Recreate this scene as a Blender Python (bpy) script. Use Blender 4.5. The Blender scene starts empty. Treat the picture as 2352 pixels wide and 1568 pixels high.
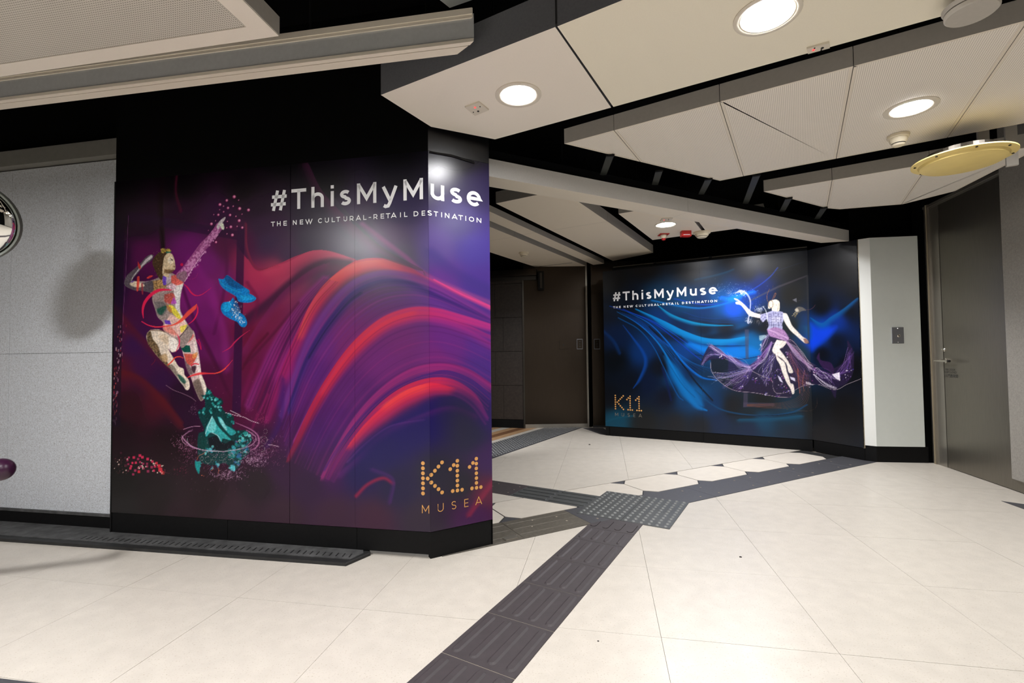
import bpy, math, random
import numpy as np
from mathutils import Matrix, Vector
random.seed(3)
SC = bpy.context.scene
COL = SC.collection

# ------------------------------------------------------------------ camera, world, exposure
CAM_H = 1.05
F_PX, PITCH, ROLL = 1098.4, 0.0305, -0.0118
_cp, _sp, _cr, _sr = math.cos(PITCH), math.sin(PITCH), math.cos(ROLL), math.sin(ROLL)
_r0 = np.array([1, 0, 0.]); _u0 = np.array([0, -_sp, _cp]); FWD = np.array([0, _cp, _sp])
RGT = _r0*_cr + _u0*_sr; UPV = -_r0*_sr + _u0*_cr
cam_data = bpy.data.cameras.new('camera'); cam = bpy.data.objects.new('camera', cam_data); COL.objects.link(cam)
cam_data.sensor_width = 36; cam_data.lens = F_PX*36/2352; cam_data.clip_start = 0.02
cam.matrix_world = Matrix([[RGT[0], UPV[0], -FWD[0], 0], [RGT[1], UPV[1], -FWD[1], 0], [RGT[2], UPV[2], -FWD[2], CAM_H], [0, 0, 0, 1]])
SC.camera = cam
world = bpy.data.worlds.new('world'); SC.world = world; world.use_nodes = True
world.node_tree.nodes['Background'].inputs[0].default_value = (0.0, 0.0, 0.0, 1)
SC.view_settings.view_transform = 'Standard'; SC.view_settings.look = 'None'
SC.view_settings.gamma = 1; SC.view_settings.use_curve_mapping = False
SC.view_settings.exposure = 0.0
LAMP = 108.0            # radiance of a downlight lens
LAMP_COL = (0.99, 0.985, 1.0)
BEAM_W = 7.7          # watts of the downward beam of each lamp

# ------------------------------------------------------------------ measuring helpers
def ray(x, y): return RGT*(x-1176) - UPV*(y-784) + FWD*F_PX
def on_z(x, y, z=0.0):
    d = ray(x, y); t = (z-CAM_H)/d[2]; return (d[0]*t, d[1]*t, z)
def on_wall(x, y, a, b):
    d = ray(x, y); nx, ny = b[1]-a[1], -(b[0]-a[0]); t = (nx*a[0]+ny*a[1])/(nx*d[0]+ny*d[1])
    return (d[0]*t, d[1]*t, d[2]*t+CAM_H)
def project(X, Y, Z):
    vx, vy, vz = X, Y, Z-CAM_H
    dz = vx*FWD[0]+vy*FWD[1]+vz*FWD[2]
    return (1176+F_PX*(vx*RGT[0]+vy*RGT[1]+vz*RGT[2])/dz, 784-F_PX*(vx*UPV[0]+vy*UPV[1]+vz*UPV[2])/dz)
A31 = math.radians(-31.0)
E1 = (math.cos(A31), math.sin(A31)); E2 = (-math.sin(A31), math.cos(A31))
def mn(m, n): return (E1[0]*m+E2[0]*n, E1[1]*m+E2[1]*n)
A28 = math.radians(28.0)
S1 = (math.cos(A28), math.sin(A28)); T1 = (-math.sin(A28), math.cos(A28))
def st(s, t): return (S1[0]*s+T1[0]*t, S1[1]*s+T1[1]*t)

# ------------------------------------------------------------------ materials
def lin(c): return tuple(((v/255)/12.92 if v/255 <= .04045 else ((v/255+.055)/1.055)**2.4) for v in c)
def mat(name, rgb, rough=.6, metal=0., spec=.5, var=.0, vscale=40., bump=0., bscale=200., speck=None, sscale=300., aniso=False, rvar=0.):
    m = bpy.data.materials.new(name); m.use_nodes = True; nt = m.node_tree; N = nt.nodes; Lk = nt.links
    b = N['Principled BSDF']; c = lin(rgb)+(1,)
    b.inputs['Base Color'].default_value = c; b.inputs['Roughness'].default_value = rough
    b.inputs['Metallic'].default_value = metal; b.inputs['Specular IOR Level'].default_value = spec
    tc = N.new('ShaderNodeTexCoord'); src = tc.outputs['Object']
    if aniso:
        mp = N.new('ShaderNodeMapping'); mp.inputs['Scale'].default_value = (1, 1, .02) if aniso == 'v' else (.02, .02, 1)
        Lk.new(src, mp.inputs[0]); src2 = mp.outputs[0]
    else: src2 = src
    col = None
    if var > 0:
        n = N.new('ShaderNodeTexNoise'); n.inputs['Scale'].default_value = vscale; n.inputs['Detail'].default_value = 6; Lk.new(src2, n.inputs['Vector'])
        r = N.new('ShaderNodeValToRGB'); r.color_ramp.elements[0].position = .3; r.color_ramp.elements[1].position = .7
        r.color_ramp.elements[0].color = tuple(max(0, v*(1-var)) for v in c[:3])+(1,)
        r.color_ramp.elements[1].color = tuple(min(1, v*(1+var)) for v in c[:3])+(1,)
        Lk.new(n.outputs['Fac'], r.inputs[0]); col = r.outputs[0]
    if speck:
        n = N.new('ShaderNodeTexNoise'); n.inputs['Scale'].default_value = sscale; n.inputs['Detail'].default_value = 2; Lk.new(src, n.inputs['Vector'])
        r = N.new('ShaderNodeValToRGB'); r.color_ramp.elements[0].position = speck[1]; r.color_ramp.elements[1].position = speck[1]+.06
        Lk.new(n.outputs['Fac'], r.inputs[0])
        mx = N.new('ShaderNodeMixRGB'); mx.inputs[2].default_value = lin(speck[0])+(1,)
        if col: Lk.new(col, mx.inputs[1])
        else: mx.inputs[1].default_value = c
        Lk.new(r.outputs[0], mx.inputs[0]); col = mx.outputs[0]
    if col: Lk.new(col, b.inputs['Base Color'])
    if bump > 0:
        n = N.new('ShaderNodeTexNoise'); n.inputs['Scale'].default_value = bscale; n.inputs['Detail'].default_value = 3; Lk.new(src2, n.inputs['Vector'])
        bp = N.new('ShaderNodeBump'); bp.inputs['Strength'].default_value = bump; bp.inputs['Distance'].default_value = .002
        Lk.new(n.outputs['Fac'], bp.inputs['Height']); Lk.new(bp.outputs[0], b.inputs['Normal'])
    if rvar > 0:
        n = N.new('ShaderNodeTexNoise'); n.inputs['Scale'].default_value = 6; n.inputs['Detail'].default_value = 4; Lk.new(src, n.inputs['Vector'])
        mr = N.new('ShaderNodeMapRange'); mr.inputs['To Min'].default_value = max(.02, rough-rvar); mr.inputs['To Max'].default_value = rough+rvar
        Lk.new(n.outputs['Fac'], mr.inputs['Value']); Lk.new(mr.outputs[0], b.inputs['Roughness'])
    return m
def perforated(name, rgb, hole, pitch=.008, ang=A31):
    m = mat(name, rgb, .55); nt = m.node_tree; N = nt.nodes; Lk = nt.links; b = N['Principled BSDF']
    tc = N.new('ShaderNodeTexCoord'); mp = N.new('ShaderNodeMapping'); mp.inputs['Rotation'].default_value = (0, 0, -ang)
    mp.inputs['Scale'].default_value = (1/pitch, 1/pitch, 0); Lk.new(tc.outputs['Object'], mp.inputs[0])
    fr = N.new('ShaderNodeVectorMath'); fr.operation = 'FRACTION'; Lk.new(mp.outputs[0], fr.inputs[0])
    ds = N.new('ShaderNodeVectorMath'); ds.operation = 'DISTANCE'; ds.inputs[1].default_value = (.5, .5, 0); Lk.new(fr.outputs[0], ds.inputs[0])
    lt = N.new('ShaderNodeMath'); lt.operation = 'LESS_THAN'; lt.inputs[1].default_value = .25; Lk.new(ds.outputs['Value'], lt.inputs[0])
    mx = N.new('ShaderNodeMixRGB'); mx.inputs[1].default_value = lin(rgb)+(1,); mx.inputs[2].default_value = lin(hole)+(1,)
    Lk.new(lt.outputs[0], mx.inputs[0]); Lk.new(mx.outputs[0], b.inputs['Base Color']); return m
def emissive(name, rgb, s):
    m = bpy.data.materials.new(name); m.use_nodes = True; nt = m.node_tree; nt.nodes.clear()
    e = nt.nodes.new('ShaderNodeEmission'); e.inputs[0].default_value = tuple(rgb)+(1,); e.inputs[1].default_value = s
    o = nt.nodes.new('ShaderNodeOutputMaterial'); nt.links.new(e.outputs[0], o.inputs[0]); return m
def art_mat(name, rough):
    m = mat(name, (128, 128, 128), rough, spec=.32); nt = m.node_tree
    a = nt.nodes.new('ShaderNodeAttribute'); a.attribute_name = 'art'; nt.links.new(a.outputs['Color'], nt.nodes['Principled BSDF'].inputs['Base Color'])
    return m
M = dict(
    beige=mat('beige_stone', (199, 192, 181), .36, var=.05, vscale=14, speck=((180, 170, 155), .62), sscale=170, rvar=.08),
    octo=mat('octagon_stone', (206, 198, 186), .4, var=.04, vscale=14, speck=((200, 188, 170), .64), sscale=170),
    grout=mat('grout', (150, 140, 125), .9), dgrout=mat('pale_joint', (150, 140, 125), .9),
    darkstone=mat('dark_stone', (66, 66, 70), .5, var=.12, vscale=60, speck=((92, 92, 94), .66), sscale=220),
    metalfloor=mat('worn_metal', (104, 99, 90), .42, metal=.35, var=.2, vscale=50, rvar=.1),
    tactile=mat('tactile_rubber', (60, 54, 56), .6, var=.1, vscale=30, rvar=.08),
    stud=mat('stud_grey', (122, 124, 122), .4), tactile2=mat('tactile_grey', (74, 76, 76), .42, var=.1, vscale=30, rvar=.08),
    kerb=mat('dusty_kerb', (70, 70, 70), .7, var=.45, vscale=22, bump=.3),
    kerbedge=mat('kerb_edge', (30, 30, 30), .6, var=.4, vscale=22),
    black=mat('black_paint', (9, 9, 10), .75, spec=.25), blackgloss=mat('black_skirting', (10, 10, 11), .6, spec=.18, var=.3, vscale=60),
    void=mat('black_void', (3, 3, 3), .95, spec=.1),
    blackhoard=mat('black_hoarding', (14, 14, 16), .38, spec=.4),
    granite=mat('grey_granite', (196, 200, 205), .6, var=.12, vscale=90, speck=((150, 148, 148), .56), sscale=260),
    granite2=mat('grey_granite_right', (146, 142, 135), .6, var=.1, vscale=60, speck=((118, 114, 108), .6), sscale=200),
    header=mat('grey_header', (124, 122, 116), .5, var=.05, vscale=30),
    panelA=mat('cream_panel', (238, 230, 217), .5, var=.015, vscale=200, bump=.15, bscale=500),
    panelB=mat('cream_panel_warm', (240, 233, 213), .5, var=.015, vscale=200, bump=.15, bscale=500),
    side=mat('grey_edge', (100, 101, 105), .7, var=.08, vscale=120, speck=((92, 90, 88), .68), sscale=120),
    side2=mat('grey_edge_smooth', (176, 171, 162), .6, var=.03, vscale=60),
    perf=perforated('perforated_panel', (240, 233, 222), (165, 157, 144)),
    perf2=perforated('perforated_panel_left', (208, 203, 192), (130, 125, 114), .009, math.radians(-10.3)),
    panelC=mat('cream_corridor_panel', (236, 225, 206), .6, var=.02, vscale=200),
    beam=mat('beam_front', (222, 220, 216), .55, var=.03, vscale=120), beamlow=mat('beam_under', (230, 221, 205), .55),
    railgrey=mat('rail_grey', (186, 188, 188), .45, var=.04, vscale=60), raillip=mat('rail_cream', (226, 217, 201), .5),
    steel=mat('brushed_steel', (132, 127, 117), .36, metal=.85, var=.07, vscale=400, bump=.05, bscale=500, aniso='v', rvar=.04),
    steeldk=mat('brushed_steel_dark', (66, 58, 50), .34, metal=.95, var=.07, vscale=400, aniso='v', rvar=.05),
    frame=mat('steel_frame', (165, 160, 150), .34, metal=.8, var=.05, vscale=300, aniso='v'),
    chrome=mat('polished_metal', (215, 210, 200), .15, metal=1.),
    stonetile=mat('dark_brown_stone', (52, 45, 40), .5, var=.25, vscale=30, speck=((84, 74, 66), .68), sscale=90),
    whitepanel=mat('painted_panel', (232, 238, 234), .32, var=.01, vscale=20), whitepanel2=mat('painted_panel_edge', (238, 240, 236), .35),
    plate=mat('switch_plate', (134, 136, 142), .4, metal=.5), trim=mat('aluminium_trim', (176, 164, 140), .4, metal=.4),
    ring=mat('lamp_trim', (216, 208, 192), .45), plastic=mat('cream_plastic', (222, 212, 188), .45),
    yellow=mat('yellowed_plastic', (236, 212, 134), .45, var=.03, vscale=12), darkdot=mat('dark_hole', (24, 22, 20), .6),
    red=mat('red_plastic', (176, 26, 22), .4), purple=mat('purple_plastic', (52, 20, 46), .3), cream2=mat('cream_tube', (214, 206, 160), .4),
    redled=emissive('red_led', (1, .03, .03), 4.), letter=mat('white_vinyl', (236, 236, 238), .5), letter2=mat('grey_vinyl', (128, 118, 104), .5),
    gold=mat('gold_print', (208, 152, 84), .5), mirror=mat('mirror_glass', (235, 235, 232), .03, metal=1.), mrim=mat('mirror_rim', (96, 100, 92), .4),
    wood=mat('wood_brown', (120, 84, 56), .5, var=.2, vscale=20, aniso='h'), wood2=mat('wood_tan', (176, 140, 104), .5, var=.12, vscale=20),
    lamp=emissive('lamp_lens', LAMP_COL, LAMP), lamp2=emissive('boosted_lamp_lens', LAMP_COL, LAMP*2.2), pipe=mat('dull_pipe', (70, 66, 60), .35, metal=.8), strap=mat('strap_grey', (38, 42, 38), .6), ink=mat('dark_ink', (36, 36, 36), .6),
    refl=mat('lamp_reflector', (240, 238, 235), .25), crumb=mat('dark_grit', (50, 46, 42), .9), floorbase=mat('floor_bed', (150, 141, 128), .8),
    art=art_mat('poster_print', .27), art2=art_mat('poster_print_blue', .30), wallback=mat('plain_wall', (150, 146, 138), .7, var=.03))

# ------------------------------------------------------------------ mesh helpers
class MB:
    def __init__(self): self.v = []; self.f = []; self.mi = []; self.cur = 0
    def add(self, vs, fs):
        o = len(self.v); self.v += [tuple(map(float, p)) for p in vs]; self.f += [tuple(o+i for i in f) for f in fs]; self.mi += [self.cur]*len(fs); return self
    def box(self, c, ex, ey, ez, ux=(1, 0, 0), uy=(0, 1, 0), uz=(0, 0, 1)):
        c = np.array(c, float); a = np.array(ux, float)*ex/2; b = np.array(uy, float)*ey/2; d = np.array(uz, float)*ez/2
        vs = [c+i*a+j*b+k*d for k in (-1, 1) for j in (-1, 1) for i in (-1, 1)]
        return self.add(vs, [(0, 2, 3, 1), (4, 5, 7, 6), (0, 1, 5, 4), (2, 6, 7, 3), (0, 4, 6, 2), (1, 3, 7, 5)])
    def prism(self, poly, z0, z1, bev=0.):
        a = sum(poly[i][0]*poly[(i+1) % len(poly)][1]-poly[(i+1) % len(poly)][0]*poly[i][1] for i in range(len(poly)))
        if a < 0: poly = poly[::-1]
        n = len(poly)
        if bev > 0:
            cx = sum(p[0] for p in poly)/n; cy = sum(p[1] for p in poly)/n
            R = max(math.hypot(p[0]-cx, p[1]-cy) for p in poly); k = 1-bev/R
            top = [(cx+(p[0]-cx)*k, cy+(p[1]-cy)*k, z1) for p in poly]
            vs = [(p[0], p[1], z0) for p in poly]+[(p[0], p[1], z1-bev) for p in poly]+top
            fs = [tuple(range(n))[::-1], tuple(range(2*n, 3*n))]
            fs += [(i, (i+1) % n, n+(i+1) % n, n+i) for i in range(n)]+[(n+i, n+(i+1) % n, 2*n+(i+1) % n, 2*n+i) for i in range(n)]
        else:
            vs = [(p[0], p[1], z0) for p in poly]+[(p[0], p[1], z1) for p in poly]
            fs = [tuple(range(n))[::-1], tuple(range(n, 2*n))]+[(i, (i+1) % n, n+(i+1) % n, n+i) for i in range(n)]
        return self.add(vs, fs)
    def wall(self, a, b, z0, z1, th, side=1):
        """upright slab whose face runs a-b; thickness goes to the left of a->b times side"""
        dx, dy = b[0]-a[0], b[1]-a[1]; L = math.hypot(dx, dy); nx, ny = -dy/L*th*side, dx/L*th*side
        return self.prism([a, b, (b[0]+nx, b[1]+ny), (a[0]+nx, a[1]+ny)], z0, z1)
    def lathe(self, prof, c=(0, 0, 0), n=32, ax=((1, 0, 0), (0, 1, 0), (0, 0, 1)), cap=True):
        X, Y, Z = [np.array(q, float) for q in ax]; c = np.array(c, float); vs = []; fs = []
        for r, z in prof:
            for i in range(n):
                t = 2*math.pi*i/n; vs.append(c+X*r*math.cos(t)+Y*r*math.sin(t)+Z*z)
        for k in range(len(prof)-1):
            for i in range(n): fs.append((k*n+i, k*n+(i+1) % n, (k+1)*n+(i+1) % n, (k+1)*n+i))
        if cap and prof[0][0] > 1e-6: fs.append(tuple(range(n))[::-1])
        if cap and prof[-1][0] > 1e-6: fs.append(tuple(range((len(prof)-1)*n, len(prof)*n)))
        return self.add(vs, fs)
    def tube(self, a, b, r, n=12):
        a = np.array(a, float); b = np.array(b, float); z = b-a; L = np.linalg.norm(z); z /= L
        x = np.cross(z, (0, 0, 1) if abs(z[2]) < .9 else (1, 0, 0)); x /= np.linalg.norm(x); y = np.cross(z, x)
        return self.lathe([(r, 0), (r, L)], a, n, (x, y, z))
    def build(self, name, m, parent=None, smooth=False, loc=None):
        me = bpy.data.meshes.new(name); vs = self.v
        if loc is not None: vs = [(p[0]-loc[0], p[1]-loc[1], p[2]-loc[2]) for p in vs]
        me.from_pydata(vs, [], self.f); me.update()
        for mm in (m if isinstance(m, (list, tuple)) else [m]): me.materials.append(mm)
        if isinstance(m, (list, tuple)): me.polygons.foreach_set('material_index', self.mi)
        if smooth: me.polygons.foreach_set('use_smooth', [True]*len(me.polygons))
        o = bpy.data.objects.new(name, me); COL.objects.link(o)
        if parent: o.parent = parent
        if loc is not None:
            p = parent.location if parent and parent.type == 'EMPTY' else (0, 0, 0)
            o.location = (loc[0]-p[0], loc[1]-p[1], loc[2]-p[2])
        elif parent and parent.type == 'EMPTY': o.location = (-parent.location[0], -parent.location[1], -parent.location[2])
        return o
def smooth_angle(o, deg=35):
    me = o.data; me.polygons.foreach_set('use_smooth', [True]*len(me.polygons))
    me.set_sharp_from_angle(angle=math.radians(deg))
def tag(o, label, cat, group=None):
    o['label'] = label; o['category'] = cat
    if group: o['group'] = group
    return o
def thing(name, label, cat, loc=(0, 0, 0), group=None):
    o = bpy.data.objects.new(name, None); COL.objects.link(o); o.location = loc; o.empty_display_size = .1; return tag(o, label, cat, group)
def struct(o): o['kind'] = 'structure'; return o
def lerp(a, b, t): return tuple(a[i]+(b[i]-a[i])*t for i in range(len(a)))
def off(a, b, d):
    dx, dy = b[0]-a[0], b[1]-a[1]; L = math.hypot(dx, dy); nx, ny = -dy/L*d, dx/L*d
    return (a[0]+nx, a[1]+ny), (b[0]+nx, b[1]+ny)
def clip(poly, nx, ny, d):
    """keep the side nx*x+ny*y <= d"""
    out = []
    for i in range(len(poly)):
        p, q = poly[i], poly[(i+1) % len(poly)]; fp = nx*p[0]+ny*p[1]-d; fq = nx*q[0]+ny*q[1]-d
        if fp <= 0: out.append(p)
        if fp*fq < 0:
            t = fp/(fp-fq); out.append((p[0]+(q[0]-p[0])*t, p[1]+(q[1]-p[1])*t))
    return out
def area(poly): return abs(sum(poly[i][0]*poly[(i+1) % len(poly)][1]-poly[(i+1) % len(poly)][0]*poly[i][1] for i in range(len(poly))))/2

# ------------------------------------------------------------------ the plan of the hall
LA, LB, LC = (-2.423, 2.907), (-.436, 2.519), (-.120, 2.705)           # left hoarding: front face, folded corner, angled end
RA, RB, RC = (1.210, 6.287), (3.196, 5.126), (3.395, 4.652)             # right hoarding
WP0, WP1, WP2 = (3.397, 4.650), (3.462, 4.585), (3.876, 4.529)         # painted panel
DA, DB = (3.975, 4.640), (3.500, 2.600)                                # door wall direction
dl = math.hypot(DB[0]-DA[0], DB[1]-DA[1]); DD = ((DB[0]-DA[0])/dl, (DB[1]-DA[1])/dl)
CZ = 2.27; CZ2 = 2.36

# ------------------------------------------------------------------ structure
floor = struct(MB().prism([(-6.5, -4.5), (5.5, -4.5), (5.5, 9), (-6.5, 9)], -.12, -.008).build('floor', M['floorbase']))
struct(MB().prism([(-6.5, -4.5), (5.5, -4.5), (5.5, 9), (-6.5, 9)], 2.95, 3.05).build('ceiling', M['void']))
struct(MB().wall((-6.3, -4.2), (3.0, -4.2), 0, 2.95, .1, -1).build('wall_back', M['wallback']))
struct(MB().wall((-6.3, -4.2), (-6.3, 8.5), 0, 2.95, .1, 1).build('wall_left', M['wallback']))
wr = MB(); wr.wall((DB[0], DB[1]), (DB[0]+DD[0]*7.0, DB[1]+DD[1]*7.0), 0, 2.95, .1, 1)
wallr = struct(wr.build('wall_right', M['void']))
struct(MB().wall((-6.3, 8.4), (5.4, 8.4), 0, 2.95, .1, 1).build('wall_far', M['void']))
struct(MB().wall((4.7, 8.4), (4.35, 4.9), 0, 2.95, .1, 1).build('wall_corridor', M['void']))

# ---- floor tiles (stone, 598 mm), laid on the bed with thin open joints
YAW = -.1872; TS = .598; U0 = -2.662*CAM_H; V0 = 1.789*CAM_H; UC, US = math.cos(YAW), math.sin(YAW)
def uv(u, v): return (u*UC-v*US, u*US+v*UC)
def corner_in_front(px, py): return py > .9
tn = 0
for i in range(-8, 14):
    for j in range(-9, 12):
        g = .0007
        sq = [uv(U0+TS*i+g, V0+TS*(-j)+g), uv(U0+TS*(i+1)-g, V0+TS*(-j)+g), uv(U0+TS*(i+1)-g, V0+TS*(1-j)-g), uv(U0+TS*i+g, V0+TS*(1-j)-g)]
        cx, cy = sum(p[0] for p in sq)/4, sum(p[1] for p in sq)/4
        if cy < -3.9 or cy > 8 or cx < -6 or cx > 5.2: continue
        rs = clip(sq, -S1[0], -S1[1], -.86)
        pieces = [clip(rs, T1[0], T1[1], 2.428), clip(rs, -T1[0], -T1[1], -3.128), clip(sq, S1[0], S1[1], .86)]
        for k, pc in enumerate(pieces):
            if len(pc) < 3: continue
            if k == 1:
                pc = clip(pc, -E1[0], -E1[1], 2.732)
                if len(pc) < 3: continue
            if area(pc) < .0008: continue
            pcx = sum(p[0] for p in pc)/len(pc); pcy = sum(p[1] for p in pc)/len(pc)
            # hidden behind the left hoarding, or beyond the walls
            if k == 2 and pcy > 3.4: continue
            if pcx > 4.3 or pcy > 7.4: continue
            if k == 1 and pcx < -1.2: continue
            if k != 1 and pcx < LB[0]-.1 and pcy > LA[1]-.195*(pcx-LA[0])+.35: continue
            MB().prism(pc, -.008, 0.0+random.uniform(-.0003, .0003)).build('floor_tile', M['beige'], floor); tn += 1

# ---- dark band with octagons
for k, s0 in enumerate([.83, 1.432, 2.033, 2.633, 3.234, 3.834, 4.434]):
    c = .078; g = .004; t0, t1 = 2.745, 3.119; s1 = s0+.6
    oc = [st(s0+c+g, t0), st(s1-c-g, t0), st(s1-g, t0+c), st(s1-g, t1-c), st(s1-c-g, t1), st(s0+c+g, t1), st(s0+g, t1-c), st(s0+g, t0+c)]
    MB().prism(oc, -.008, .0003).build('octagon_tile', M['octo'], floor)
    # dark fillers under and between the octagons
    for q in ([st(s0-c+g, t1+.003), st(s0+c-g, t1+.003), st(s0, t1-c+.01)], [st(s0-c, t0-.012), st(s0+c, t0-.012), st(s0, t0+c-.006)]):
        MB().prism(q, -.008, -.0006).build('dark_inlay', M['darkstone'], floor)
MB().prism([st(.5, 2.736), st(5.2, 2.736), st(5.2, 3.124), st(.5, 3.124)], -.008, -.003).build('inlay_bed', M['ink'], floor)
ys = [.86, 1.36, 1.84, 2.38, 2.977, 3.578, 4.18, 4.78, 5.36]
for a, b in zip(ys, ys[1:]):
    m = M['metalfloor'] if b < 1.9 else M['darkstone']
    o = MB().prism([st(a+.001, 2.432), st(b-.001, 2.432), st(b-.001, 2.735), st(a+.001, 2.735)], -.008, .0015, .001).build('cover_plate' if b < 1.9 else 'dark_slab', m, floor)
    if b >= 1.9:       # pale cross-shaped screw heads
        for ds in (.1, .5):
            for t in (2.49, 2.66):
                c = st(a+ds*(b-a)/.6, t)
                MB().box((c[0], c[1], .002), .016, .004, .002).box((c[0], c[1], .002), .004, .016, .002).build('screw_mark', M['dgrout'], o)
    else:
        for k in range(3):
            c0, c1 = st(a+.01, 2.50+.09*k), st(b-.01, 2.50+.09*k)
            MB().tube((c0[0], c0[1], .0015), (c1[0], c1[1], .0015), .0025, 6).build('groove_bead', M['metalfloor'], o)
        for q in range(4):
            c = st(a+random.uniform(.05, .5)*(b-a)/.6, random.uniform(2.47, 2.7)); MB().lathe([(.007, 0), (.005, .0012)], (c[0], c[1], .0015), 8).build('screw', M['dgrout'], o)
# lifted flap on the metal cover
fl = [on_z(1154, 1238.5), on_z(1163, 1243), on_z(1190, 1237), on_z(1182, 1229)]
fp = MB(); fp.add([(p[0], p[1], .002) for p in fl]+[(fl[0][0], fl[0][1], .008), (fl[1][0], fl[1][1], .009), (fl[2][0], fl[2][1], .009), (fl[3][0], fl[3][1], .008)],
       [(0, 1, 5, 4), (1, 2, 6, 5), (2, 3, 7, 6), (3, 0, 4, 7), (4, 5, 6, 7)])
fp.build('access_flap', M['frame'], floor)
# band X: guidance bars running away to the upper left
for k in range(5):
    a, b = -1.30-.3*k, -1.30-.3*(k+1)
    t = MB().prism([mn(b+.001, 3.10), mn(a-.001, 3.10), mn(a-.001, 3.405), mn(b+.001, 3.405)], -.006, .0022, .001).build('tactile_tile', M['tactile2'] if k < 2 else M['tactile'], floor)
    if k < 2:
        for r in range(4):
            nn = 3.14+.075*r
            MB().prism([mn(b+.012, nn-.012), mn(a-.012, nn-.012), mn(a-.012, nn+.012), mn(b+.012, nn+.012)], .0022, .006, .003).build('raised_bar', M['tactile2'], t)
    else:
        for ds in (.05, .25):
            for nn in (3.16, 3.25, 3.34):
                c = mn(b+ds, nn); MB().lathe([(.005, 0), (.003, .0015)], (c[0], c[1], .0022), 6).build('screw', M['dgrout'], t)
# four stud tiles
def studs(mb, m0, n0, cnt, pitch, r, z0, h, nn=8):
    for i in range(cnt[0]):
        for j in range(cnt[1]):
            c = mn(m0+pitch*(i+.5), n0+pitch*(j+.5)); mb.lathe([(r, 0), (r*.62, h)], (c[0], c[1], z0), nn)
for i in range(2):
    for j in range(2):
        m0, n0 = -1.300+.3025*i, 2.966+.295*j
        t = MB().prism([mn(m0+.001, n0+.001), mn(m0+.3015, n0+.001), mn(m0+.3015, n0+.294), mn(m0+.001, n0+.294)], -.006, .0040, .001).build('stud_tile', M['tactile2'], floor)
        sm = MB(); studs(sm, m0, n0, (6, 6), .0495, .0125, .004, .005); o = sm.build('stud_field', M['stud'], t); o['kind'] = 'stuff'
# guide path towards the camera
PA = math.radians(60.3); pe = (math.cos(PA), math.sin(PA)); pq = (pe[1], -pe[0])
P0 = (.4555, 2.990)       # top left corner of the path
def pth(a, w): return (P0[0]-pe[0]*a+pq[0]*w, P0[1]-pe[1]*a+pq[1]*w)
cuts = [-.165, .034, .240, .541, .843, 1.146, 1.449, 1.75, 2.05, 2.35]
PW = .297
for a, b in zip(cuts, cuts[1:]):
    t = MB().prism(clip([pth(a+.0018, 0), pth(a+.0018, PW), pth(b-.0018, PW), pth(b-.0018, 0)], T1[0], T1[1], 2.430 if a < .1 else 99), -.006, .0032, .0012).build('tactile_tile', M['tactile'], floor)
    for k in range(4):
        w = .036+.075*k; s, e = a+.016+(.02 if a < 0 else 0), b-.022
        def bar(r): return [pth(e-.017+r*math.sin(q), w-r*math.cos(q)) for q in np.linspace(0, math.pi, 7)]+[pth(s+.017-r*math.sin(q), w+r*math.cos(q)) for q in np.linspace(0, math.pi, 7)]
        lo, hi = bar(.0185), bar(.0105)
        if a < 0:
            lo = clip(lo, T1[0], T1[1], 2.427)
            if len(lo) > 2: MB().prism(lo, .0032, .0075, .002).build('raised_bar', M['tactile'], t)
            continue
        n = len(lo); MB().add([(x, y, .0032) for x, y in lo]+[(x, y, .0078) for x, y in hi], [tuple(range(n, 2*n))]+[(i, (i+1) % n, n+(i+1) % n, n+i) for i in range(n)]).build('raised_bar', M['tactile'], t)
    MB().prism([pth(b-.003, 0), pth(b-.003, PW), pth(b+.003, PW), pth(b+.003, 0)], -.006, .0012).build('joint_strip', M['dgrout'], floor)
# corridor stud band, pale strip and wooden strips
for k in range(9):
    n0 = 3.2+.45*k
    t = MB().prism([mn(-3.212, n0+.001), mn(-2.735, n0+.001), mn(-2.735, n0+.449), mn(-3.212, n0+.449)], -.006, .002).build('stud_tile', M['darkstone'], floor)
    sm = MB(); studs(sm, -3.205, n0, (9, 9), .05, .014, .002, .004, 6); o = sm.build('stud_field', M['stud'], t); o['kind'] = 'stuff'
MB().prism([mn(-3.30, 3.2), mn(-3.216, 3.2), mn(-3.216, 7.6), mn(-3.30, 7.6)], -.006, .001).build('pale_strip', M['beige'], floor)
for k in range(12):
    w = .12; m0 = -3.304-w*(k+1)
    MB().prism([mn(m0+.001, 3.2), mn(m0+w-.001, 3.2), mn(m0+w-.001, 7.6), mn(m0+.001, 7.6)], -.006, .001).build('wood_strip', [M['wood2'], M['wood'], M['wood2'], M['beige']][k % 4], floor)
# dark edging strips on the floor
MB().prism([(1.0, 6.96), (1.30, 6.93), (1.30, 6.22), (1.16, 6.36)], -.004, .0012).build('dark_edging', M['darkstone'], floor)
MB().prism([on_z(2300, 1150.5)[:2], (3.62, 3.16), (3.40, 2.62), (3.28, 2.70)], -.004, .0015).build('dark_edging', M['darkstone'], floor)
le = [on_z(-200, 1534)[:2], on_z(92, 1570)[:2]]
MB().prism([le[0], le[1], (le[1][0]-.06, le[1][1]-.35), (le[0][0]-.06, le[0][1]-.35)], -.004, .0022).build('dark_edging', M['darkstone'], floor)

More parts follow.
